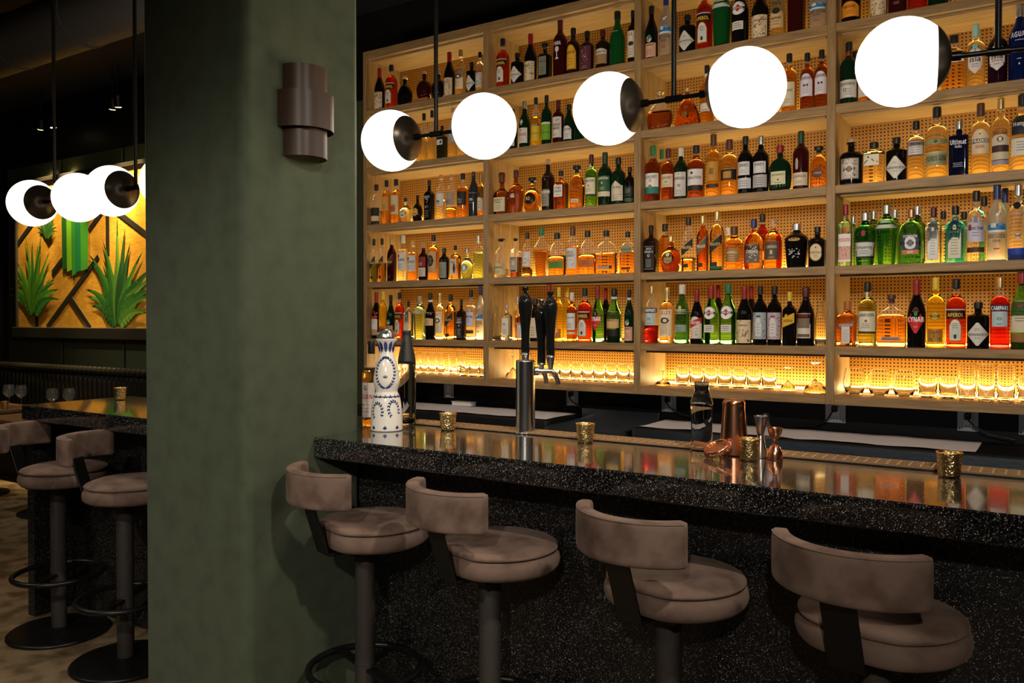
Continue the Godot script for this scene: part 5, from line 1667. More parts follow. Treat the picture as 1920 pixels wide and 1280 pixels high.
	[15,-3.512,0.0771,0.283,"taper","lgreen",0.95,"silver",0.061,0,"bright green tapered bottle, silver band, sixth from left, fifth shelf, left bay","r -.99 .99 .60 .66 c6c9c2|r -.5 .5 .69 .74 c6c9c2|c 0 .80 .18 3a1a20"],
	[15,-3.419,0.0694,0.302,"wine","blk",1,"whiteband",0.057,0,"dark bottle with tan label, seventh from left, fifth shelf, left bay","r -0.93 0.93 0.300 0.580 d9b184|l 0 0.339 1.02 3 0.034 4a2a1a"],
	[15,-3.337,0.0619,0.301,"bord","straw",0.95,"goldcap",0.053,0,"pale yellow bottle with cream label, eighth from left, fifth shelf, left bay","r -.86 .86 .13 .60 efddba|t LILLET 0 .545 .06 b5392a 1.5|e 0 .405 .62 .055 2a2622|e .05 .405 .4 .03 efddba|l 0 .18 .9 5 .035 9a7a5a"],
	[15,-3.251,0.0632,0.289,"jw","amber",0.95,"blk",0.054,0,"square amber bottle, slanted black label, ninth from left, fifth shelf, left bay","s -.95 .95 .36 .52 14100c .09|t WALKER 0 .44 .05 d8b870 1.6|s -.95 .95 .515 .525 c9a85a .09|r -.6 .3 .07 .14 221a10"],
	[15,-3.161,0.0518,0.257,"jd","dbrown",1,"blk",0.048,0,"square whiskey bottle with black label, tenth from left, fifth shelf, left bay","r -.86 .86 .06 .56 0b0a09|r -.8 .8 .07 .075 bbbbbb|r -.8 .8 .545 .55 bbbbbb|t JACK 0 .495 .05 e8e8e8 1.1|t DANIEL'S 0 .435 .045 e8e8e8 1.4|c 0 .355 .26 d0d0d0|c 0 .355 .2 111111|t No.7 0 .352 .03 e0e0e0 .4|l 0 .12 1.1 5 .035 c8c8c8"],
	[15,-3.090,0.0637,0.316,"bord","clear",0.8,"blk",0.054,0,"clear bottle, black cap, lilac label, eleventh from left, fifth shelf, left bay","r -.88 .88 .28 .56 cfcbe0|a -.38 .38 .56 .64 cfcbe0|r -.2 .2 .545 .62 8d88a8|r -.75 -.45 .44 .52 b02030|t Ketel_One 0 .47 .055 2a2a4a 1.5|l 0 .36 .8 2 .04 77728f|r -.9 .9 .13 .20 4a3020"],
	[15,-3.014,0.0565,0.338,"goose","frost",1,"navy",0.050,0,"frosted bottle, navy cap, by divider, twelfth from left, fifth shelf, left bay","r -.9 .9 .40 .47 2f77b4|r -.9 .9 .37 .40 dfe6ea|e -.3 .46 .4 .03 cfd8dc|e .4 .475 .35 .02 6aa0cc|t GOOSE 0 .32 .05 4a4038 1.7|t VODKA 0 .26 .03 5a5048 .8|e .1 .60 .3 .015 f2f2f2|e .3 .63 .22 .012 f2f2f2|r -.3 .3 .15 .165 b03030"],
	# bay 2, shelf 1
	[21,-2.854,0.0815,0.303,"bord","aperol",0.9,"blk",0.063,0,"orange-red bottle, black cap, black and cream label, first from left, top shelf, second bay","r -.92 .92 .43 .54 0c0c10|t APEROL 0 .48 .055 f2c21a 1.6|r -.92 .92 .55 .565 c8ccd8|a -.62 .62 .10 .42 b07a30|a -.55 .55 .115 .41 efe6cf|r -.42 .42 .15 .36 d3d6cf|l 0 .29 .6 3 .03 666666|r -.14 .14 .14 .2 222222"],
	[21,-2.747,0.0805,0.196,"squat","blk",1,"blk",0.062,0,"squat black bottle with pale diamond label, second from left, top shelf, second bay","d 0 .31 .97 .275 d9d5cb|d 0 .31 .9 .255 c9c5ba|d 0 .31 .87 .245 dcd8cf|t HENDRICK'S 0 .30 .05 222222 1.5|t G_I_N 0 .225 .028 333333 .6|l 0 .39 .5 2 .03 777777"],
	[21,-2.652,0.0765,0.293,"wine","blk",1,"red",0.060,0,"dark bottle, red cap, ornate cream label, third from left, top shelf, second bay","r -.93 .93 .03 .42 e2cda8|o -.85 .85 .05 .4 7a4a30 46|t CARPANO 0 .33 .03 5a2a1a 1.2"],
	[21,-2.549,0.0689,0.217,"jd","blk",1,"knob",0.056,0,"dark square bottle with grey label, fourth from left, top shelf, second bay","r -0.75 0.75 0.120 0.620 7d7f72|t DISARONNO 0 0.485 0.040 2a2a22 1.31|l 0 0.190 0.83 3 0.060 2a2a22"],
	[21,-2.450,0.0842,0.346,"bord","dred",1,"dred",0.064,0,"tall dark red bottle, white tree print, fifth from left, top shelf, second bay","t PAMA 0 .56 .06 e8e0e0 1.1|c 0 .46 .38 d8d0d0|r -.07 .07 .31 .42 d8d0d0|e 0 .305 .35 .015 d8d0d0"],
	[21,-2.361,0.0771,0.272,"bord","dbrown",1,"blk",0.061,0,"brown bottle with yellow arched label, sixth from left, top shelf, second bay","a -.8 .8 .1 .62 c98a18|a -.72 .72 .12 .6 e6b030|t KAHLUA 0 .46 .06 7a2a10 1.3|l 0 .2 1 3 .06 8a5a10"],
	[21,-2.271,0.0794,0.237,"bord","dpurple",1,"blk",0.062,0,"dark purple bottle with white bird print, seventh from left, top shelf, second bay","r -.88 .88 .05 .62 5a2434|o -.5 .5 .2 .55 d8ccd0 18|l 0 .08 1 2 .04 c09aa0"],
	[21,-2.171,0.0815,0.225,"bord","dbrown",1,"dredcap",0.063,0,"dark bottle with tan and cream label, eighth from left, top shelf, second bay","r -.85 .85 .12 .4 a5825a|a -.9 .85 .36 .5 d9cfc0|t AMARETTO 0 .42 .05 3a1a1a 1.5"],
	[21,-2.081,0.0866,0.312,"wine","green_o",1,"blk",0.065,0,"tall green bottle with black capsule, ninth from left, top shelf, second bay","l 0 .62 .9 1 .02 cfcfc0"],
	[21,-1.980,0.0589,0.293,"bord","blk",1,"blk",0.051,0,"dark bottle, cream label, by divider, tenth from left, top shelf, second bay","r -.85 .85 .1 .6 e0d6c0|e 0 .36 .6 .04 2a2a30|l 0 .15 1 3 .05 6a6258|t LL 0 .54 .06 8a5a20 .8"],
	# bay 2, shelf 2
	[22,-2.778,0.0646,0.247,"wine","dgreen",1,"blk",0.054,0,"dark green bottle behind globe lamp, first from left, second shelf, second bay","r -0.80 0.80 0.080 0.280 d8d4cc|l 0 0.108 0.88 3 0.024 222222"],
	[22,-2.692,0.0705,0.283,"wine","dgreen",1,"silver",0.057,0,"dark green bottle, silver neck, white label, second from left, second shelf, second bay","r -.85 .85 .1 .42 d8d4d0|t PERNOD 0 .28 .06 b02030 1.4|d -.1 .54 .35 .07 dcd8d0|c -.2 .37 .15 333333|l 0 .14 1 2 .04 8a8a8a"],
	[22,-2.609,0.0586,0.292,"bord","yellow",0.7,"blk",0.051,0,"yellow bottle with yellow label, third from left, second shelf, second bay","r -.95 .95 .1 .45 d8b820|r -.95 .95 .41 .45 20281a|r -.95 .95 .25 .26 20281a|t CHARTREUSE 0 .43 .025 e8e0c0 1.5"],
	[22,-2.536,0.0629,0.295,"bord","dgreen",1,"blk",0.053,0,"dark green bottle with bright green label, fourth from left, second shelf, second bay","r -.95 .95 .1 .45 6ea818|r -.95 .95 .41 .45 d8dcc8|r -.95 .95 .24 .25 20281a|c -.25 .33 .2 d8e0b0"],
	[22,-2.458,0.0686,0.256,"bord","dred",1,"dred",0.056,0,"dark bottle with white lettered label, fifth from left, second shelf, second bay","r -.88 .88 .13 .6 d8d2cc|t LUXARDO 0 .42 .06 222222 1.4|t AMARO 0 .34 .06 222222 1.3|o -.7 .7 .16 .24 333333 6|o -.7 .7 .5 .58 333333 6"],
	[22,-2.385,0.0650,0.220,"wine","dgreen",1,"blk",0.054,0,"dark green bottle, white arched label, sixth from left, second shelf, second bay","a -0.80 0.80 0.070 0.420 dcd8d2|t LICOR 0 0.326 0.060 2a2a2a 1.40|l 0 0.119 0.88 3 0.042 2a2a2a"],
	[22,-2.318,0.0614,0.198,"wine","dgreen",1,"blk",0.053,0,"dark green bottle half behind globe lamp, seventh from left, second shelf, second bay",""],
	[22,-1.988,0.0442,0.303,"bord","blk",1,"blk",0.044,0,"dark bottle beside divider above globe lamp, eighth from left, second shelf, second bay","r -0.80 0.80 0.700 0.850 d8d4cc|l 0 0.721 0.88 3 0.018 222222"],
	# bay 2, shelf 3
	[23,-2.864,0.0949,0.260,"maker","whisky",0.95,"redwax",0.069,0,"squat whisky bottle, red wax, cream label, first from left, third shelf, second bay","r -.9 .9 .07 .40 d9cfa8|t Maker's 0 .345 .05 3a2a1a 1.2|t Mark 0 .285 .05 3a2a1a .9|l 0 .12 1 3 .04 6a5a3a"],
	[23,-2.760,0.0939,0.265,"maker2","whisky",0.95,"dredcap",0.069,0,"whisky bottle, dark red wax, white 46, second from left, third shelf, second bay","t 46 -.1 .40 .1 e8e0d8 .7|l 0 .5 .5 1 .02 c8b8a8"],
	[23,-2.647,0.1024,0.210,"ball","amber",0.95,"knob",0.073,0,"round amber bottle with black oval label, third from left, third shelf, second bay","c .1 .38 .7 12100e|t 92 -.05 .38 .1 c8b8a0 .6"],
	[23,-2.530,0.0788,0.304,"bord","dbrown",1,"clearcap",0.061,0,"tall bottle with long grey label, fourth from left, third shelf, second bay","r -.9 .6 .08 .66 8d8c80|c 0 .6 .2 5a5a50|r -.95 .7 .33 .38 c8c2b0|l -.1 .14 .9 3 .05 4a4a40"],
	[23,-2.441,0.0734,0.229,"jd","whisky",0.95,"blk",0.059,0,"square whisky bottle with white label, fifth from left, third shelf, second bay","r -.85 .75 .32 .62 e6e2da|t 1792 -.05 .54 .07 222222 1.1|t BOURBON -.05 .46 .05 222222 1.2|l -.05 .37 1 1 .05 6a6a6a|r -.6 .5 .12 .17 3a1a14"],
	[23,-2.330,0.0934,0.244,"flaskr","amber",0.95,"knob",0.050,0,"amber oval bottle with cork stopper, sixth from left, third shelf, second bay","t ELIJAH 0 .5 .05 8a4a20 1.1|t CRAIG 0 .43 .05 8a4a20 1.1|r -.6 .5 .13 .22 d9c9a4|l 0 .16 .7 1 .03 3a2a1a"],
	[23,-2.240,0.0701,0.300,"bord","green",0.9,"dredcap",0.057,0,"green bottle with cream label, seventh from left, third shelf, second bay","r -.9 .9 .24 .55 e9dfc6|t JAMESON 0 .485 .06 24301f 1.6|c 0 .40 .18 a8402a|l 0 .29 1.0 3 .03 6a6a58|r -.95 .95 .205 .235 2a2f22|r -.12 .12 .74 .86 d8d2c0"],
	[23,-2.156,0.0815,0.304,"bord","dgreen",1,"dgreencap",0.063,0,"dark green bottle, green and cream label, eighth from left, third shelf, second bay","r -.93 .93 .2 .55 1f5a34|t JAMESON 0 .50 .055 e8e2d0 1.6|c 0 .42 .2 d8d2b8|r -.93 .93 .17 .26 ddd2b4|l 0 .3 .9 2 .03 c8c8a8"],
	[23,-2.071,0.0807,0.265,"bord","dgreen",1,"blk",0.062,0,"dark bottle with pointed cream label, ninth from left, third shelf, second bay","r -.88 .88 .08 .4 d8cdb8|d 0 .38 .88 .12 d8cdb8|t TEELING 0 .36 .05 2a3a2a 1.3|r -.88 .88 .2 .205 4a4a40|l 0 .11 1 2 .04 5a5a50"],
	[23,-1.997,0.0592,0.205,"bord","blk",1,"blk",0.052,0,"dark bottle with dark green label, tenth from left, third shelf, second bay","r -.9 .9 .18 .45 1a2a22|l 0 .3 1.1 3 .04 a8b0a8|r -.9 .9 .05 .15 2f5a44"],
	# bay 2, shelf 4
	[24,-2.867,0.0918,0.240,"bord","straw",0.25,"flatblk",0.068,0,"nearly empty clear bottle, cream label, first from left, fourth shelf, second bay","r -.85 .85 .08 .36 d9c79a|t SAZERAC 0 .26 .05 4a3a1a 1.4|l 0 .12 .9 2 .04 6a5a3a"],
	[24,-2.753,0.0601,0.235,"jd","whisky",0.6,"flatblk",0.052,0,"square dark bottle with grey-tan label, second from left, fourth shelf, second bay","r -.9 .9 .12 .52 b3a595|c 0 .36 .45 d3c8b8|t JIM_BEAM 0 .48 .04 3a2a20 1.2|r -.6 .6 .14 .18 2a201a"],
	[24,-2.672,0.0618,0.266,"bord","amber",0.2,"blk",0.056,0,"amber bottle with white sketch label, third from left, fourth shelf, second bay","r -.92 .92 .25 .56 e3dfda|o -.7 .7 .3 .52 3a3a3a 16|r -.92 .92 .17 .22 3a3024"],
	[24,-2.587,0.1055,0.295,"cone","amber",0.62,"greencap",0.079,0,"amber bottle flaring upward, green cap, fourth from left, fourth shelf, second bay",""],
	[24,-2.462,0.1068,0.250,"flaskb","amber",0.55,"blk",0.051,0,"flat amber bottle with green label, fifth from left, fourth shelf, second bay","r -.9 .9 .17 .34 5a8a2a|l 0 .24 1.0 2 .05 2a2a1a|t BULLEIT 0 .52 .06 b07a40 1.3"],
	[24,-2.363,0.0774,0.282,"bord","amber",0.7,"browncap",0.061,0,"amber bottle, white label, brown cap, sixth from left, fourth shelf, second bay","r -.88 .88 .14 .56 e2dedb|t WILD 0 .47 .055 4a3a34 1.0|t TURKEY 0 .40 .055 4a3a34 1.3|o -.6 .6 .18 .33 5a4a40 10"],
	[24,-2.260,0.1030,0.251,"flaskb","amber",0.55,"blk",0.050,0,"flat amber bottle with orange label, seventh from left, fourth shelf, second bay","r -.9 .9 .17 .34 c9692a|l 0 .24 1.0 2 .05 2a2a1a|t BULLEIT 0 .52 .06 b07a40 1.3"],
	[24,-2.143,0.1278,0.247,"flask","amber",0.55,"blk",0.054,0,"wide flat amber bottle, black stopper, eighth from left, fourth shelf, second bay","r -.62 .5 .12 .19 a89c94|r .5 .75 .12 .19 3a2a20"],
	[24,-2.006,0.0957,0.232,"flask","amber",0.62,"blk",0.046,0,"flat amber bottle with small oval label, ninth from left, fourth shelf, second bay","a -.72 .72 .5 .66 8a9078|t WOODFORD 0 .57 .04 2a2a20 1.2|r -.6 .5 .09 .14 3a2a1a"],
	# bay 2, shelf 5
	[25,-2.887,0.0558,0.217,"carafe","clearpane",0,"",0.050,0,"empty clear glass carafe, first from left, fifth shelf, second bay",""],
	[25,-2.813,0.0528,0.223,"jd","clear",0.95,"silver",0.048,0,"clear bottle with white label, grey cap, second from left, fifth shelf, second bay","r -.9 .9 .15 .62 e3dfd2|c -.2 .45 .3 333333|c -.2 .45 .2 e3dfd2|l 0 .22 1 2 .06 444444"],
	[25,-2.844,0.0536,0.273,"bord","straw",0.8,"silver",0.210,0,"slim pale bottle with silver cap, third from left, fifth shelf, second bay",""],
	[25,-2.710,0.0700,0.219,"jd","cointreau",0.95,"orange",0.057,0,"square brown bottle with orange cap, fourth from left, fifth shelf, second bay","s -.85 .85 .42 .52 8a5a48 .05|t COINTREAU 0 .47 .045 e8d0b8 1.4|r -.42 .42 .07 .44 d8d2d0|l 0 .12 .6 6 .045 9a9088"],
	[25,-2.620,0.0830,0.253,"bord","blk",1,"blk",0.063,0,"dark bottle behind tap handle, cream label, fifth from left, fifth shelf, second bay","r -0.85 0.85 0.080 0.550 d9c7ae|l 0 0.146 0.94 4 0.056 4a3a2a"],
	[25,-2.520,0.0662,0.338,"wine","green",0.9,"red",0.055,0,"tall green bottle with red cap, sixth from left, fifth shelf, second bay","r -0.85 0.85 0.120 0.400 cdb890|l 0 0.159 0.94 3 0.034 4a4a20"],
	[25,-2.450,0.0562,0.319,"bord","yellow",0.9,"yellow",0.050,0,"yellow bottle behind tap handle, seventh from left, fifth shelf, second bay","r -.8 .8 .06 .24 c86a1a|c 0 .2 .4 e8c040"],
	[25,-2.487,0.0548,0.325,"bord","yellow",0.9,"yellow",0.210,0,"slim yellow bottle with yellow cap, eighth from left, fifth shelf, second bay",""],
	[25,-2.364,0.0619,0.287,"bord","whisky",0.95,"white",0.053,0,"dark amber bottle, white cap and label, ninth from left, fifth shelf, second bay","r -0.90 0.90 0.240 0.580 e0dedb|t Peychauds 0 0.488 0.050 6a4a2a 1.57|l 0 0.288 0.99 3 0.041 6a4a2a|r -.9 .9 .16 .2 d8d4d0"],
	[25,-2.284,0.0830,0.310,"bord","aperol",0.9,"blk",0.063,0,"orange-red bottle, black cap, black and cream label, tenth from left, fifth shelf, second bay","r -.92 .92 .43 .54 0c0c10|t APEROL 0 .48 .055 f2c21a 1.6|r -.92 .92 .55 .565 c8ccd8|a -.62 .62 .10 .42 b07a30|a -.55 .55 .115 .41 efe6cf|r -.42 .42 .15 .36 d3d6cf|l 0 .29 .6 3 .03 666666|r -.14 .14 .14 .2 222222"],
	[25,-2.198,0.0699,0.320,"wine","green",0.95,"red",0.057,0,"green bottle, red cap, red diamond label, eleventh from left, fifth shelf, second bay","d 0 .40 .92 .215 cf1620|c .02 .50 .3 2f7a34|t CYNAR 0 .415 .075 ffffff 1.7|l 0 .3 .5 1 .03 ffb0b0"],
	[25,-2.225,0.0595,0.317,"wine","blk",1,"red",0.210,0,"dark bottle with red cap, twelfth from left, fifth shelf, second bay",""],
	[25,-2.098,0.0842,0.303,"wine","green",0.95,"whiteband",0.064,0,"green bottle with tan label, thirteenth from left, fifth shelf, second bay","r -.9 .9 .27 .58 d9b176|t RAMAZZOTTI 0 .42 .05 4a2a10 1.6|o -.6 .6 .46 .56 5a3a1a 12|r -.99 .99 0.0 .25 120c08"],
	[25,-1.998,0.0563,0.295,"wine","dgreen",1,"whiteband",0.050,0,"slim dark bottle, peach label, by divider, fourteenth from left, fifth shelf, second bay","r -.9 .9 .04 .30 dfae90|t FERNET 0 .265 .035 3a1812 1.4|l 0 .08 1.1 4 .03 9a6a58|c -.05 .375 .5 d8d2b4|c .05 .41 .34 2a7d78|c -.2 .36 .2 a03028"],
	# bay 3, shelf 1
	[31,-1.871,0.0698,0.296,"wine","blk",1,"blk",0.057,0,"dark bottle, peach label, beside divider, first from left, top shelf, third bay","r -.9 .9 .04 .30 dfae90|t FERNET 0 .265 .035 3a1812 1.4|l 0 .08 1.1 4 .03 9a6a58|c -.05 .375 .5 d8d2b4|c .05 .41 .34 2a7d78|c -.2 .36 .2 a03028"],
	[31,-1.788,0.0749,0.337,"goose","frost",1,"navy",0.059,0,"frosted bottle behind lamp rod, second from left, top shelf, third bay","r -.9 .9 .40 .47 2f77b4|r -.9 .9 .37 .40 dfe6ea|e -.3 .46 .4 .03 cfd8dc|e .4 .475 .35 .02 6aa0cc|t GREY_GOOSE 0 .32 .05 4a4038 1.7|t VODKA 0 .26 .03 5a5048 .8|e .1 .60 .3 .015 f2f2f2|e .3 .63 .22 .012 f2f2f2|r -.3 .3 .15 .165 b03030"],
	[31,-1.670,0.0910,0.210,"squat","blk",1,"blk",0.068,0,"squat black bottle with pale diamond label, third from left, top shelf, third bay","d 0 .31 .97 .275 d9d5cb|d 0 .31 .9 .255 c9c5ba|d 0 .31 .87 .245 dcd8cf|t HENDRICK'S 0 .30 .05 222222 1.5|t G_I_N 0 .225 .028 333333 .6|l 0 .39 .5 2 .03 777777"],
	[31,-1.574,0.0842,0.341,"bord","aperol",0.9,"blk",0.064,0,"orange-red bottle, black cap, black and cream label, fourth from left, top shelf, third bay","r -.92 .92 .43 .54 0c0c10|t APEROL 0 .48 .055 f2c21a 1.6|r -.92 .92 .55 .565 c8ccd8|a -.62 .62 .10 .42 b07a30|a -.55 .55 .115 .41 efe6cf|r -.42 .42 .15 .36 d3d6cf|l 0 .29 .6 3 .03 666666|r -.14 .14 .14 .2 222222"],
	[31,-1.481,0.0944,0.336,"taper","green_o",1,"silver",0.069,0,"bright green bottle with silver band, fifth from left, top shelf, third bay","r -.99 .99 .60 .66 c6c9c2|r -.5 .5 .69 .74 c6c9c2|c 0 .80 .18 3a1a20"],
	[31,-1.384,0.0877,0.340,"wine","blk",1,"blk",0.066,0,"black bottle with round white label, sixth from left, top shelf, third bay","c 0 .525 .8 e6e6e6|c 0 .525 .7 f4f4f4|d 0 .525 .42 .06 c01a20|r -.72 .72 .508 .542 101014|t MARTINI 0 .525 .026 ffffff 1.3|r -.7 .62 .20 .325 e4e0d6|l 0 .23 .9 3 .03 555555"],
	[31,-1.280,0.0866,0.290,"wine","blk",1,"red",0.065,0,"dark bottle, red cap, ornate cream label, seventh from left, top shelf, third bay","r -.93 .93 .03 .42 e2cda8|o -.85 .85 .05 .4 7a4a30 46|t CARPANO 0 .33 .03 5a2a1a 1.2"],
	[31,-1.190,0.0748,0.281,"bord","straw",0.9,"gold",0.059,0,"golden bottle with tan label, eighth from left, top shelf, third bay","r -.85 .85 .14 .66 d8b884|t Tito's 0 .58 .075 3a2414 1.2|e 0 .44 .55 .055 2a1a12|t Handmade 0 .32 .05 3a2414 1.3|l 0 .2 .9 2 .05 5a3a24"],
	[31,-1.099,0.0761,0.327,"jd","dred",1,"blk",0.060,0,"dark red square bottle, ninth from left, top shelf, third bay",""],
	[31,-0.995,0.0860,0.253,"goose","frost",1,"navy",0.065,0,"frosted bottle beside right divider, tenth from left, top shelf, third bay","r -.9 .9 .40 .47 2f77b4|r -.9 .9 .37 .40 dfe6ea|e -.3 .46 .4 .03 cfd8dc|e .4 .475 .35 .02 6aa0cc|t GREY_GOOSE 0 .32 .05 4a4038 1.7|t VODKA 0 .26 .03 5a5048 .8|e .1 .60 .3 .015 f2f2f2|e .3 .63 .22 .012 f2f2f2|r -.3 .3 .15 .165 b03030"],
	# bay 3, shelf 2
	[32,-1.825,0.1438,0.218,"dec","whisky",0.55,"goldball",0.065,0,"faceted cognac decanter, gold stopper, first from left, second shelf, third bay",""],
	[32,-1.663,0.1411,0.211,"drop","amberd",1,"goldball",0.054,0,"pointed amber decanter, gold stopper, second from left, second shelf, third bay","e -.1 .3 .35 .07 8a5a20"],
	[32,-1.556,0.0699,0.307,"bord","amber",0.9,"whiteband",0.057,0,"amber bottle partly behind globe lamp, third from left, second shelf, third bay","r -0.90 0.90 0.200 0.340 d8cfc0|l 0 0.220 0.99 1 0.017 3a3a3a"],
	[32,-1.132,0.0716,0.294,"bord","amber",0.95,"blk",0.058,0,"light amber bottle with cream label, fourth from left, second shelf, third bay","r -.85 .85 .1 .5 d9cfae|c 0 .78 .2 e0d8c0|t DALWHINNIE 0 .36 .04 5a4a2a 1.3|l 0 .16 .9 2 .04 8a7a5a"],
	[32,-1.045,0.0669,0.282,"bord","whisky",0.95,"blk",0.057,0,"dark amber bottle, white arched label, fifth from left, second shelf, third bay","a -.85 .85 .23 .62 dcd6e0|t BOWMORE 0 .545 .05 3a2a4a 1.4|r -.35 .35 .4 .44 1a1420|t 12 0 .42 .03 ffffff .3|l 0 .29 1 3 .035 8a8498"],
	[32,-0.977,0.0663,0.285,"bord","whisky",0.95,"blk",0.057,0,"dark amber bottle, white label, by divider, sixth from left, second shelf, third bay","a -.85 .85 .23 .62 dcd6e0|t BOWMORE 0 .545 .05 5a2a4a 1.4|r -.35 .35 .4 .44 1a1420|t 15 0 .42 .03 ffffff .3|l 0 .29 1 3 .035 8a8498"],
	# bay 3, shelf 3
	[33,-1.864,0.0846,0.307,"bord","whisky",0.9,"green",0.064,0,"amber bottle, white and teal label, first from left, third shelf, third bay","r -.92 .92 .14 .50 e9e5e0|t GLENLIVET 0 .435 .05 3a3a3a 1.6|t 12 0 .37 .05 3a3a3a .4|r -.92 .92 .14 .26 1f7d74|c 0 .27 .25 a8763a"],
	[33,-1.875,0.0630,0.315,"bord","amber",0.9,"green",0.210,0,"amber bottle with green cap, second from left, third shelf, third bay",""],
	[33,-1.773,0.0733,0.281,"bord","whisky",0.9,"dredcap",0.059,0,"amber bottle, cream label, dark red cap, third from left, third shelf, third bay","r -.9 .9 .25 .5 dcc9a4|t GLENLIVET 0 .43 .045 4a2a2a 1.5|t 15 0 .35 .04 4a2a2a .4|l 0 .28 .9 1 .03 8a6a4a"],
	[33,-1.700,0.0698,0.278,"bord","dgreen",1,"white",0.058,0,"green bottle, white cap and label, fourth from left, third shelf, third bay","r -.92 .92 .06 .52 ddd9d4|t LAPHROAIG 0 .40 .055 1a1a1a 1.7|t 10 0 .26 .06 2a2a2a .5|l 0 .1 1.1 3 .035 6a6a6a|c 0 .48 .12 333333"],
	[33,-1.618,0.0906,0.282,"bord","whisky",0.95,"blk",0.067,0,"dark amber bottle, white and black label, fifth from left, third shelf, third bay","r -.93 .93 .24 .54 dfdbd8|t SINGLETON 0 .38 .05 2a2a2a 1.6|r -.93 .93 .14 .23 1a1414|e -.2 .47 .2 .03 2a2a2a"],
	[33,-1.521,0.0782,0.328,"bord","lamber",0.95,"browncap",0.061,0,"golden bottle with gold label, sixth from left, third shelf, third bay","r -.85 .85 .25 .55 c08a2a|r -.3 .3 .35 .45 8a5a1a|r -.85 .85 .14 .2 3a2214"],
	[33,-1.437,0.0858,0.291,"bord","lamber",0.95,"browncap",0.065,0,"golden bottle, black and gold label, seventh from left, third shelf, third bay","r -.95 .95 .27 .47 1a120c|r -.5 .5 .3 .42 b8862a|r -.95 .95 .46 .47 c8a040"],
	[33,-1.352,0.0766,0.297,"bord","blk",1,"blk",0.062,0,"black bottle with two white labels, eighth from left, third shelf, third bay","r -.85 .75 .32 .55 d9d7d8|t DEWAR'S 0 .49 .05 3a3a3a 1.2|r -.88 .88 .09 .27 cfcdce|l 0 .13 1.2 3 .04 6a6a6a|l 0 .36 .8 2 .035 7a7a7a"],
	[33,-1.273,0.0785,0.290,"bord","blk",1,"silver",0.063,0,"black bottle, silver neck, two labels, ninth from left, third shelf, third bay","r -.8 .8 .34 .54 d9d7d8|t DEWAR'S 0 .49 .05 3a3a3a 1.2|r -.9 .9 .09 .31 b9b7b8|l 0 .13 1.2 4 .04 5a5a5a"],
	[33,-1.176,0.1117,0.230,"ballr","dgreen",1,"redcap",0.061,0,"round dark green bottle, red cap, tenth from left, third shelf, third bay","r -.68 .62 .14 .42 d6d0a8|t BUCHANAN'S 0 .35 .045 4a5a3a 1.1|c 0 .24 .1 8a3a2a|l 0 .17 .7 1 .03 5a5a4a"],
	[33,-1.074,0.0765,0.289,"bord","dred",1,"dgreencap",0.060,0,"tall dark red bottle, cream label, eleventh from left, third shelf, third bay","r -.92 .92 .06 .28 ddcdb4|t LAGAVULIN 0 .22 .045 6a3a2a 1.5|e -.3 .43 .3 .1 b8a890|l 0 .1 .8 2 .03 8a6a5a"],
	[33,-0.986,0.0846,0.201,"flaskr","amber",0.95,"knob",0.047,0,"amber rounded bottle with black stopper, twelfth from left, third shelf, third bay","c 0 .35 .6 5a2a1a|t CARDHU 0 .35 .045 c9a080 1.0"],
	# bay 3, shelf 4
	[34,-1.871,0.0711,0.259,"jd","dbrown",1,"blk",0.058,0,"square black-labelled whiskey bottle, first from left, fourth shelf, third bay","r -.86 .86 .06 .56 0b0a09|r -.8 .8 .07 .075 bbbbbb|r -.8 .8 .545 .55 bbbbbb|t JACK 0 .495 .05 e8e8e8 1.1|t DANIEL'S 0 .435 .045 e8e8e8 1.4|c 0 .355 .26 d0d0d0|c 0 .355 .2 111111|t No.7 0 .352 .03 e0e0e0 .4|l 0 .12 1.1 5 .035 c8c8c8"],
	[34,-1.855,0.0779,0.280,"bord","amber",0.9,"blk",0.210,0,"amber bottle with black cap, second from left, fourth shelf, third bay",""],
	[34,-1.763,0.1070,0.195,"ball","amberd",1,"gold",0.076,0,"round cognac-coloured bottle, gold label, third from left, fourth shelf, third bay","c 0 .38 .62 3a2014|c 0 .38 .55 a8905a|d 0 .48 .3 .08 e0d8b0"],
	[34,-1.655,0.0660,0.287,"jw","amber",0.3,"blk",0.055,0,"nearly empty bottle, slanted black label, fourth from left, fourth shelf, third bay","s -.95 .95 .36 .52 14120e .09|t WALKER 0 .44 .05 d8c070 1.6|s -.95 .95 .515 .525 c9a85a .09|r -.6 .3 .07 .14 221a10"],
	[34,-1.574,0.0564,0.292,"jw","amberd",0.95,"gold",0.050,0,"amber bottle, slanted grey-brown label, fifth from left, fourth shelf, third bay","s -.95 .95 .36 .52 6a5a4a .09|t WALKER 0 .44 .05 e8dcc0 1.6|s -.95 .95 .515 .525 c9a85a .09|r -.6 .3 .07 .14 221a10"],
	[34,-1.498,0.0704,0.310,"jw","lamber",0.9,"gold",0.057,0,"tall pale bottle, slanted black label, sixth from left, fourth shelf, third bay","s -.95 .95 .36 .52 15140f .09|t WALKER 0 .44 .05 d8c070 1.6|s -.95 .95 .515 .525 c9a85a .09|r -.6 .3 .07 .14 221a10|r -.95 .95 .0 .07 1f6a3a"],
	[34,-1.496,0.0574,0.240,"bord","straw",0.9,"white",0.210,0,"pale bottle with white cap, seventh from left, fourth shelf, third bay",""],
	[34,-1.410,0.0884,0.224,"bord","amber",0.95,"browncap",0.066,0,"amber bottle with white lettering, eighth from left, fourth shelf, third bay","r -.8 .8 .18 .5 a8763a|t MARTELL 0 .4 .05 e8e0d0 1.2|l 0 .22 1 3 .05 e0d4c0"],
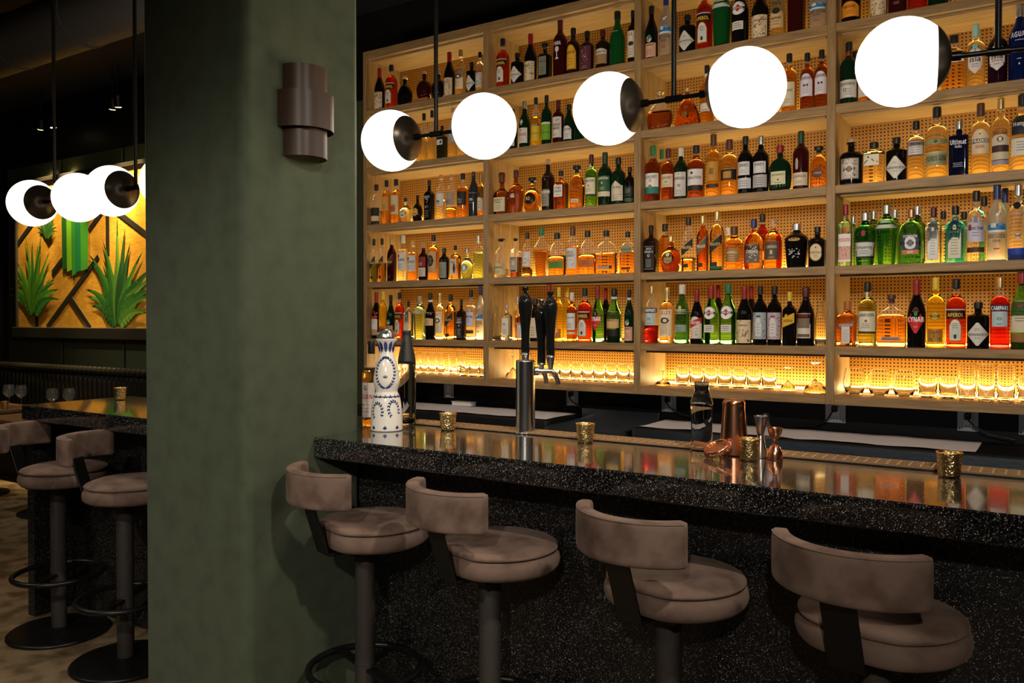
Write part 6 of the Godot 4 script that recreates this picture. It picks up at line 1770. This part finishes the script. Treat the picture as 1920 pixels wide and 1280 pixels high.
	[34,-1.306,0.1051,0.255,"ballr","amber",0.95,"navy",0.060,0,"round amber bottle, navy cap, ninth from left, fourth shelf, third bay","r -.7 .7 .12 .5 6a5a50|o -.6 .6 .15 .48 cfc8c0 26|t CHIVAS 0 .35 .06 e8e4e0 1.1"],
	[34,-1.307,0.0729,0.299,"bord","redt",0.95,"blk",0.210,0,"red bottle with black cap, tenth from left, fourth shelf, third bay",""],
	[34,-1.209,0.0860,0.247,"bord","amber",0.95,"clearcap",0.066,0,"amber bottle with dark silver label, eleventh from left, fourth shelf, third bay","r -.8 .8 .18 .55 5a4634|t CHIVAS 0 .44 .055 d8ccb8 1.2|c 0 .33 .25 bfb8b0|l 0 .22 .8 1 .03 d0c8b8"],
	[34,-1.097,0.1117,0.222,"taper","blk",1,"silver",0.078,0,"black flared bottle with white script, twelfth from left, fourth shelf, third bay","e 0 .63 .6 .04 a88a4a|o -.5 .5 .2 .42 c8ccd0 24"],
	[34,-0.993,0.0765,0.198,"jd","blk",1,"blk",0.060,0,"square black bottle, cream oval label, thirteenth from left, fourth shelf, third bay","e 0 .36 .82 .22 8a6a3a|e 0 .36 .76 .2 d9c49c|t Old_Parr 0 .36 .065 5a3a1a 1.2|c 0 .48 .12 3a2a1a|l 0 .24 .6 2 .04 8a6a4a"],
	# bay 3, shelf 5
	[35,-1.868,0.0760,0.316,"bord","redt",0.36,"gold",0.060,0,"half-full red bottle, navy and pale label, first from left, fifth shelf, third bay","r -.93 .93 .525 .61 121c44|t CAMPARI 0 .567 .055 ffffff 1.7|r -.78 .78 .31 .52 b9cdd2|c 0 .42 .25 8fb0b4|l 0 .34 .7 1 .03 406060"],
	[35,-1.778,0.0781,0.305,"bord","orangl",0.95,"goldcap",0.061,0,"pale orange bottle with cream label, second from left, fifth shelf, third bay","r -.86 .86 .13 .60 efddba|t LILLET 0 .545 .06 b5392a 1.5|e 0 .405 .62 .055 2a2622|e .05 .405 .4 .03 efddba|l 0 .18 .9 5 .035 9a7a5a"],
	[35,-1.693,0.0802,0.318,"wine","dgreen2",0.95,"white",0.062,0,"green bottle, white cap, banded label, third from left, fifth shelf, third bay","r -.93 .93 .5 .58 c9bf9c|t NOILLY_PRAT 0 .54 .04 2a2a1a 1.7|c 0 .6 .3 c9bf9c|r -.8 .8 .2 .32 9aa8a0|l 0 .22 .8 2 .04 3a4a44|c 0 .42 .3 1a1a10"],
	[35,-1.607,0.0678,0.290,"wine","blk",1,"red",0.056,0,"dark bottle, red and white label, fourth from left, fifth shelf, third bay","a -.92 .92 .1 .5 e0d6cc|s -.92 .92 .33 .44 c01a22 .05|t PUNT_E_MES 0 .385 .055 ffffff 1.6|o -.6 .6 .15 .3 6a5a50 8"],
	[35,-1.531,0.0812,0.311,"wine","green",0.95,"red",0.063,0,"green bottle, red cap, round white label, fifth from left, fifth shelf, third bay","c 0 .525 .8 e6e6e6|c 0 .525 .7 f4f4f4|d 0 .525 .42 .06 c01a20|r -.72 .72 .508 .542 101014|t MARTINI 0 .525 .026 ffffff 1.3|r -.7 .62 .20 .325 e4e0d6|l 0 .23 .9 3 .03 555555"],
	[35,-1.545,0.0636,0.317,"wine","blk",1,"red",0.210,0,"dark bottle with red cap, sixth from left, fifth shelf, third bay",""],
	[35,-1.440,0.0860,0.315,"wine","green",0.95,"green",0.065,0,"green bottle, green cap, round white label, seventh from left, fifth shelf, third bay","c 0 .525 .8 e6e6e6|c 0 .525 .7 f4f4f4|d 0 .525 .42 .06 c01a20|r -.72 .72 .508 .542 101014|t MARTINI 0 .525 .026 ffffff 1.3|r -.7 .62 .20 .325 e4e0d6|l 0 .23 .9 3 .03 555555"],
	[35,-1.354,0.0796,0.302,"wine","blk",1,"red",0.062,0,"dark bottle, red cap, ornate cream label, eighth from left, fifth shelf, third bay","r -.93 .93 .03 .42 e2cda8|o -.85 .85 .05 .4 7a4a30 46|t CARPANO 0 .33 .03 5a2a1a 1.2"],
	[35,-1.365,0.0678,0.307,"wine","blk",1,"red",0.210,0,"dark red-capped bottle, ninth from left, fifth shelf, third bay",""],
	[35,-1.272,0.0696,0.300,"bord","blk",1,"blk",0.059,0,"dark bottle with silver-blue ornate label, tenth from left, fifth shelf, third bay","r -.95 .95 .1 .55 a9b6bc|o -.85 .85 .12 .53 4a6a78 34|a -.45 .45 .15 .46 d3d6d6|r -.3 .3 .47 .5 2a4a5a|l 0 .2 .5 4 .05 5a6a70"],
	[35,-1.200,0.0716,0.298,"bord","blk",1,"blk",0.060,0,"dark bottle with pink ornate label, eleventh from left, fifth shelf, third bay","r -.95 .95 .1 .55 c6b3bc|o -.85 .85 .12 .53 8a3a5a 34|a -.45 .45 .15 .46 dcd6d6|r -.3 .3 .47 .5 7a2a4a|l 0 .2 .5 4 .05 8a5a6a"],
	[35,-1.123,0.0626,0.267,"jd","blk",1,"yellow",0.053,0,"dark square bottle with yellow label, twelfth from left, fifth shelf, third bay","s -.93 .93 .38 .56 dca818 .05|t AVERNA 0 .46 .05 3a2a10 1.4|c -.3 .55 .3 dca818"],
	[35,-1.048,0.0844,0.290,"wine","blk",1,"dredcap",0.064,0,"dark bottle with tall cream label, thirteenth from left, fifth shelf, third bay","r -.85 .7 .13 .55 d8cdbc|t BONNET 0 .51 .05 b03028 1.4|r -.78 .62 .3 .47 7a6a58|r -.78 .62 .15 .2 6a5a4a"],
	[35,-0.973,0.0520,0.220,"carafe","clearpane",0,"",0.048,0,"empty clear carafe beside divider, fourteenth from left, fifth shelf, third bay",""],
	# bay 4, shelf 1
	[41,-0.845,0.0868,0.257,"wine","blk",1,"blk",0.065,0,"champagne bottle with orange label, first from left, top shelf, right bay","a -.9 .9 .1 .38 e8921a|t VEUVE 0 .29 .05 4a2010 1.3|l 0 .16 1 2 .04 7a3a10"],
	[41,-0.721,0.0751,0.252,"wine","blk",1,"red",0.060,0,"dark bottle, red cap, ornate cream label, second from left, top shelf, right bay","r -.93 .93 .03 .42 e2cda8|o -.85 .85 .05 .4 7a4a30 46|t CARPANO 0 .33 .03 5a2a1a 1.2"],
	[41,-0.639,0.0780,0.246,"jd","dred",1,"blk",0.061,0,"dark red square bottle under ceiling, third from left, top shelf, right bay","l 0 .18 .8 2 .03 b08a80"],
	[41,-0.556,0.0814,0.240,"bord","aperol",0.95,"blk",0.065,0,"bright red bottle at frame top, fourth from left, top shelf, right bay",""],
	[41,-0.471,0.0858,0.220,"bord","dgreen",1,"blk",0.067,0,"dark green bottle at frame top, fifth from left, top shelf, right bay",""],
	# bay 4, shelf 2
	[42,-0.853,0.0807,0.301,"bord","dgreen",1,"blk",0.064,0,"dark green bottle, white label, black cap, first from left, second shelf, right bay","r -.93 .93 .1 .38 d6d2cc|t Glenfiddich 0 .32 .05 3a3a3a 1.6|t 12 -.3 .22 .06 3a3a3a .4|l .1 .15 .8 3 .04 6a6a6a|r -.35 .3 .78 .85 b03a2a"],
	[42,-0.852,0.0738,0.296,"bord","dgreen",1,"blk",0.210,0,"dark green bottle behind white-labelled one, second from left, second shelf, right bay",""],
	[42,-0.775,0.0725,0.235,"bord","amber",0.95,"blk",0.060,0,"amber bottle behind globe lamp, third from left, second shelf, right bay","r -0.85 0.85 0.100 0.400 d9cfc0|l 0 0.142 0.94 3 0.036 4a3a2a"],
	[42,-0.407,0.0967,0.252,"jd","lamber",0.9,"blk",0.071,0,"square golden bottle, white glyph label, fourth from left, second shelf, right bay","r -.9 .9 .48 .68 e2dedb|s -.05 .6 .635 .65 111111 .06|r .25 .31 .56 .68 111111|s .05 .3 .57 .585 111111 .25|s .3 .55 .6 .615 111111 -.2|r .1 .5 .535 .547 111111|r .55 .7 .5 .52 b03030"],
	[42,-0.320,0.0744,0.282,"bord","straw",0.9,"mint",0.060,0,"pale bottle with mint cap, pointed label, fifth from left, second shelf, right bay","r -.75 .75 .32 .55 dedad8|d 0 .3 .75 .1 dedad8|d 0 .55 .75 .06 dedad8|t isla 0 .43 .085 222222 1.1|c 0 .62 .4 8ac0b0|r -.03 .03 .52 .66 2a2a2a|l 0 .31 .7 2 .035 8a6a5a"],
	[42,-0.236,0.0762,0.280,"bord","dpurple",1,"mint",0.061,0,"dark purple bottle, white pointed label, sixth from left, second shelf, right bay","r -.75 .75 .32 .55 dedad8|d 0 .3 .75 .1 dedad8|d 0 .55 .75 .06 dedad8|t isla 0 .43 .085 222222 1.1|t Sangria 0 .36 .04 a03040 1|c 0 .62 .4 7a8a3a|l 0 .3 .7 1 .03 8a6a5a"],
	[42,-0.153,0.0868,0.334,"goose","navy",1,"silver",0.066,0,"navy blue bottle with white lettering, seventh from left, second shelf, right bay","t AGUAR 0 .60 .07 e8e8f0 1.5|l 0 .52 .9 1 .03 c8c8d8|c 0 .22 .12 d0d0e0|l 0 .28 .5 1 .02 d0d0e0"],
	# bay 4, shelf 3
	[43,-0.842,0.1051,0.227,"apoth","blk",1,"corkp",0.075,0,"black apothecary bottle, grey square label, first from left, third shelf, right bay","r -.78 .78 .12 .56 8d8078|r -.7 .7 .14 .54 cfc6bd|o -.66 .66 .16 .52 5a4038 40|c 0 .33 .5 d8d0c8|c 0 .33 .3 8a7068"],
	[43,-0.739,0.0937,0.197,"squat2","straw",0.95,"blk",0.070,0,"short clear gin bottle, cream label, second from left, third shelf, right bay","r -.85 .6 .42 .68 dfd8c0|s -.8 -.45 .5 .53 222222 .2|s -.1 .15 .53 .56 222222 -.25|c -.4 .62 .12 222222|c .45 .5 .08 333333"],
	[43,-0.642,0.0902,0.208,"squat","blk",1,"blk",0.072,0,"squat black bottle with pale diamond label, third from left, third shelf, right bay","d 0 .31 .97 .275 d9d5cb|d 0 .31 .9 .255 c9c5ba|d 0 .31 .87 .245 dcd8cf|t HENDRICK'S 0 .30 .05 222222 1.5|t G_I_N 0 .225 .028 333333 .6|l 0 .39 .5 2 .03 777777"],
	[43,-0.558,0.0749,0.272,"bord","straw",0.95,"blk",0.063,0,"clear bottle, white label, dark border, fourth from left, third shelf, right bay","r -.92 .88 .4 .66 2a2430|r -.87 .83 .415 .645 dbd6d8|t OXLEY 0 .59 .06 2a2430 1.1|l 0 .45 1.1 3 .04 6a6470"],
	[43,-0.473,0.0921,0.325,"bord","straw",0.95,"blk",0.068,0,"tall clear bottle with green bands, fifth from left, third shelf, right bay","r -.92 .92 .17 .36 9a9c74|r -.92 .92 .33 .36 b8b888|t FORDS_GIN 0 .265 .07 2a3424 1.7|r -.95 .95 .47 .53 8d9a70|c 0 .5 .2 3a4a34|c 0 .62 .1 7a8a6a"],
	[43,-0.383,0.0800,0.250,"jd2","navyb",1,"silver",0.064,0,"navy blue bottle with white script, sixth from left, third shelf, right bay","t Ultimat 0 .60 .09 e0e0ea 1.6|t Vodka 0 .52 .05 d0d0da .7|l 0 .16 1.1 3 .03 b0b0c8"],
	[43,-0.299,0.0784,0.317,"bord","straw",0.95,"browncap",0.067,0,"clear bottle, tan label with dark band, seventh from left, third shelf, right bay","a -.85 .85 .28 .62 dfc9a8|r -.88 .88 .43 .49 1f3a44|t PRAIRIE 0 .46 .045 f0e8d8 1.6|t VODKA 0 .38 .045 b0502a .9|c 0 .555 .12 b0502a"],
	[43,-0.222,0.0712,0.328,"bord","straw",0.95,"gold",0.064,0,"clear bottle, brown and cream banded label, eighth from left, third shelf, right bay","r -.9 .9 .1 .45 3a2018|a -.9 .9 .36 .5 cfc4b0|r -.9 .9 .17 .27 cfc0a4|r -.9 .9 .1 .16 a09aa8|c 0 .44 .36 3a2018|c 0 .44 .28 dcd0b8|t BELUGA 0 .53 .05 4a2a1a 1.5"],
	[43,-0.142,0.0851,0.332,"bord","straw",0.95,"blk",0.068,0,"clear bottle with navy and white labels, ninth from left, third shelf, right bay","r -.9 .9 .47 .72 141a2e|t Hangar 0 .6 .07 e0e0e8 1.5|r -.9 .9 .2 .42 dcd8cf|l 0 .26 1.1 4 .035 6a6a6a"],
	# bay 4, shelf 4
	[44,-0.861,0.0625,0.294,"jd","lgreenc",0.95,"redcap",0.053,0,"clear square bottle, red cap and print, first from left, fourth shelf, right bay","r -.9 .9 .32 .52 e8e2de|t BEEFEATER 0 .42 .055 c02028 1.6|c 0 .56 .3 b8242c|r -.85 .85 .10 .32 d8a8a0|o -.7 .7 .12 .30 a84a40 14|r -.9 .9 .07 .10 efecea"],
	[44,-0.858,0.0608,0.257,"bord","green",0.95,"silver",0.210,0,"slim green bottle, silver cap, second row, second from left, fourth shelf, right bay",""],
	[44,-0.775,0.0940,0.252,"taper","dgreen2",0.95,"silver",0.069,0,"dark green flared bottle, white label, third from left, fourth shelf, right bay","r -.92 .92 .14 .45 101a14|r -.9 .9 .17 .43 c9cdc9|t Tanqueray 0 .33 .07 2a2a2a 1.5|l 0 .22 .9 2 .04 555555|c -.05 .60 .3 8f1a22|l 0 .08 .9 1 .03 c9cdc9"],
	[44,-0.764,0.0731,0.276,"taper","green",0.95,"silver",0.210,0,"green bottle behind flared dark green bottle, fourth from left, fourth shelf, right bay",""],
	[44,-0.681,0.0902,0.282,"taper","green",0.95,"silver",0.067,0,"green flared bottle with silver band, fifth from left, fourth shelf, right bay","r -.99 .99 .60 .66 c6c9c2|r -.5 .5 .69 .74 c6c9c2|c 0 .80 .18 3a1a20"],
	[44,-0.668,0.0722,0.275,"taper","green",0.95,"silver",0.210,0,"green bottle behind silver-banded bottle, sixth from left, fourth shelf, right bay",""],
	[44,-0.575,0.1166,0.254,"ball2","lgreen",0.95,"copper",0.059,0,"round pale green bottle, navy seal label, seventh from left, fourth shelf, right bay","c 0 .37 .72 2a3352|c 0 .375 .5 d9d9de|c 0 .375 .28 6a6a70|t PLYMOUTH 0 .495 .045 e8e8e8 1.0|r -.6 .6 .17 .25 c27a4a|t GIN 0 .21 .04 f0e0d0 .5"],
	[44,-0.570,0.0864,0.285,"bord","dgreen2",0.95,"silver",0.210,0,"dark green bottle behind round green bottle, eighth from left, fourth shelf, right bay",""],
	[44,-0.482,0.0664,0.254,"jd","clear",0.95,"dredcap",0.056,0,"clear square bottle, arched white label, ninth from left, fourth shelf, right bay","a -.7 .7 .06 .80 b7b9b4|a -.62 .62 .07 .785 e3e3e0|c 0 .60 .34 8f8f88|c 0 .60 .24 d8d8d4|t BOMBAY 0 .68 .035 555555 .9|t DRY_GIN 0 .52 .03 555555 .9|l 0 .15 .7 6 .05 888888"],
	[44,-0.459,0.0654,0.252,"jd","clear",0.95,"blk",0.210,0,"clear bottle with black cap, second row, tenth from left, fourth shelf, right bay",""],
	[44,-0.395,0.0790,0.253,"jd","teal",0.95,"blk",0.064,0,"turquoise square bottle, arched cream label, eleventh from left, fourth shelf, right bay","a -.72 .72 .06 .80 2a5a66|a -.65 .65 .07 .79 dcd6bf|c 0 .62 .32 c9a93a|c 0 .62 .24 d8e2e2|c 0 .62 .14 2a6a8a|t BOMBAY 0 .705 .04 1d3a55 .9|t SAPPHIRE 0 .535 .03 8a7020 1.0|l 0 .14 .85 7 .05 556070"],
	[44,-0.373,0.0656,0.243,"jd","teal",0.95,"blk",0.210,0,"turquoise bottle with black cap, second row, twelfth from left, fourth shelf, right bay",""],
	[44,-0.313,0.0756,0.316,"bord","clear",0.95,"blk",0.066,0,"clear bottle with lilac label, thirteenth from left, fourth shelf, right bay","r -.88 .88 .28 .56 cfcbe0|a -.38 .38 .56 .64 cfcbe0|r -.2 .2 .545 .62 8d88a8|r -.75 -.45 .44 .52 b02030|t Ketel_One 0 .47 .055 2a2a4a 1.5|l 0 .36 .8 2 .04 77728f|r -.9 .9 .13 .20 4a3020"],
	[44,-0.293,0.0685,0.308,"bord","clear",0.95,"blk",0.210,0,"clear tall bottle with black cap, second row, fourteenth from left, fourth shelf, right bay",""],
	[44,-0.233,0.0758,0.338,"goose","frost",1,"navyp",0.067,0,"frosted bottle with mountain print, fifteenth from left, fourth shelf, right bay","r -.9 .9 .40 .47 2f77b4|r -.9 .9 .37 .40 dfe6ea|e -.3 .46 .4 .03 cfd8dc|e .4 .475 .35 .02 6aa0cc|t GREY_GOOSE 0 .32 .05 4a4038 1.7|t VODKA 0 .26 .03 5a5048 .8|e .1 .60 .3 .015 f2f2f2|e .3 .63 .22 .012 f2f2f2|r -.3 .3 .15 .165 b03030"],
	[44,-0.210,0.0676,0.338,"goose","frost",1,"navyp",0.210,0,"frosted bottle with navy cap, second row, sixteenth from left, fourth shelf, right bay",""],
	[44,-0.153,0.0814,0.330,"bord","clear",0.95,"silver",0.066,0,"clear bottle with blue base, seventeenth from left, fourth shelf, right bay","r -.95 .95 0.0 .16 1a3fb0|c -.1 .72 .4 101430|t CIROC .3 .62 .05 8a8a9a .9|c 0 .32 .28 c8ccd8|c 0 .32 .2 7a88a8"],
	# bay 4, shelf 5
	[45,-0.853,0.0883,0.219,"jd","cointreau",0.95,"orange",0.066,0,"square brown bottle, copper cap, first from left, fifth shelf, right bay","s -.85 .85 .42 .52 8a5a48 .05|t COINTREAU 0 .47 .045 e8d0b8 1.4|r -.42 .42 .07 .44 d8d2d0|l 0 .12 .6 6 .045 9a9088"],
	[45,-0.763,0.0819,0.306,"bord","olive",0.95,"blk",0.065,0,"olive green bottle with cream label, second from left, fifth shelf, right bay","r -.9 .9 .24 .55 e9dfc6|t JAMESON 0 .485 .06 24301f 1.6|c 0 .40 .18 a8402a|l 0 .29 1.0 3 .03 6a6a58|r -.95 .95 .205 .235 2a2f22|r -.12 .12 .74 .86 d8d2c0"],
	[45,-0.656,0.1257,0.246,"flask","amber",0.72,"knobb",0.056,0,"wide flat amber bottle, third from left, fifth shelf, right bay","r -.66 .66 .12 .20 c9a08a|t WOODFORD_RESERVE 0 .16 .04 4a2a1a 1.1"],
	[45,-0.551,0.0781,0.313,"wine","blk",1,"red",0.064,0,"dark bottle, red diamond label, fourth from left, fifth shelf, right bay","d 0 .40 .92 .215 cf1620|c .02 .50 .3 2f7a34|t CYNAR 0 .415 .075 ffffff 1.7|l 0 .3 .5 1 .03 ffb0b0"],
	[45,-0.472,0.0737,0.321,"bord","yellow",0.95,"yellow",0.062,0,"yellow bottle with gold seal, fifth from left, fifth shelf, right bay","c 0 .45 .55 a8861a|c 0 .45 .42 e0c030|c 0 .45 .3 a8861a|r -.85 .85 .08 .27 b8862a|t LiqSr 0 .22 .06 8a1a14 1.5|o -.6 .6 .09 .17 5a3a10 10"],
	[45,-0.390,0.0805,0.312,"bord","aperol",0.9,"blk",0.068,0,"orange-red bottle, black cap, black and cream label, sixth from left, fifth shelf, right bay","r -.92 .92 .43 .54 0c0c10|t APEROL 0 .48 .055 f2c21a 1.6|r -.92 .92 .55 .565 c8ccd8|a -.62 .62 .10 .42 b07a30|a -.55 .55 .115 .41 efe6cf|r -.42 .42 .15 .36 d3d6cf|l 0 .29 .6 3 .03 666666|r -.14 .14 .14 .2 222222"],
	[45,-0.303,0.0889,0.207,"squat","blk",1,"blk",0.074,0,"squat black bottle with pale diamond label, seventh from left, fifth shelf, right bay","d 0 .31 .97 .275 d9d5cb|d 0 .31 .9 .255 c9c5ba|d 0 .31 .87 .245 dcd8cf|t HENDRICK'S 0 .30 .05 222222 1.5|t G_I_N 0 .225 .028 333333 .6|l 0 .39 .5 2 .03 777777"],
	[45,-0.219,0.0757,0.316,"bord","redt",0.85,"gold",0.067,0,"red bottle, navy and pale label, eighth from left, fifth shelf, right bay","r -.93 .93 .525 .61 121c44|t CAMPARI 0 .567 .055 ffffff 1.7|r -.78 .78 .31 .52 b9cdd2|c 0 .42 .25 8fb0b4|l 0 .34 .7 1 .03 406060"],
	[45,-0.137,0.0853,0.338,"wine","green",0.95,"redcap",0.068,0,"green bottle, straw base, cream label, ninth from left, fifth shelf, right bay","r -.95 .95 .22 .62 ddd0b4|t LUXARDO 0 .57 .05 8a2a24 1.6|l 0 .36 1.2 5 .035 5a4a3a|r -.97 .97 0.0 .2 9a6a30"],
]
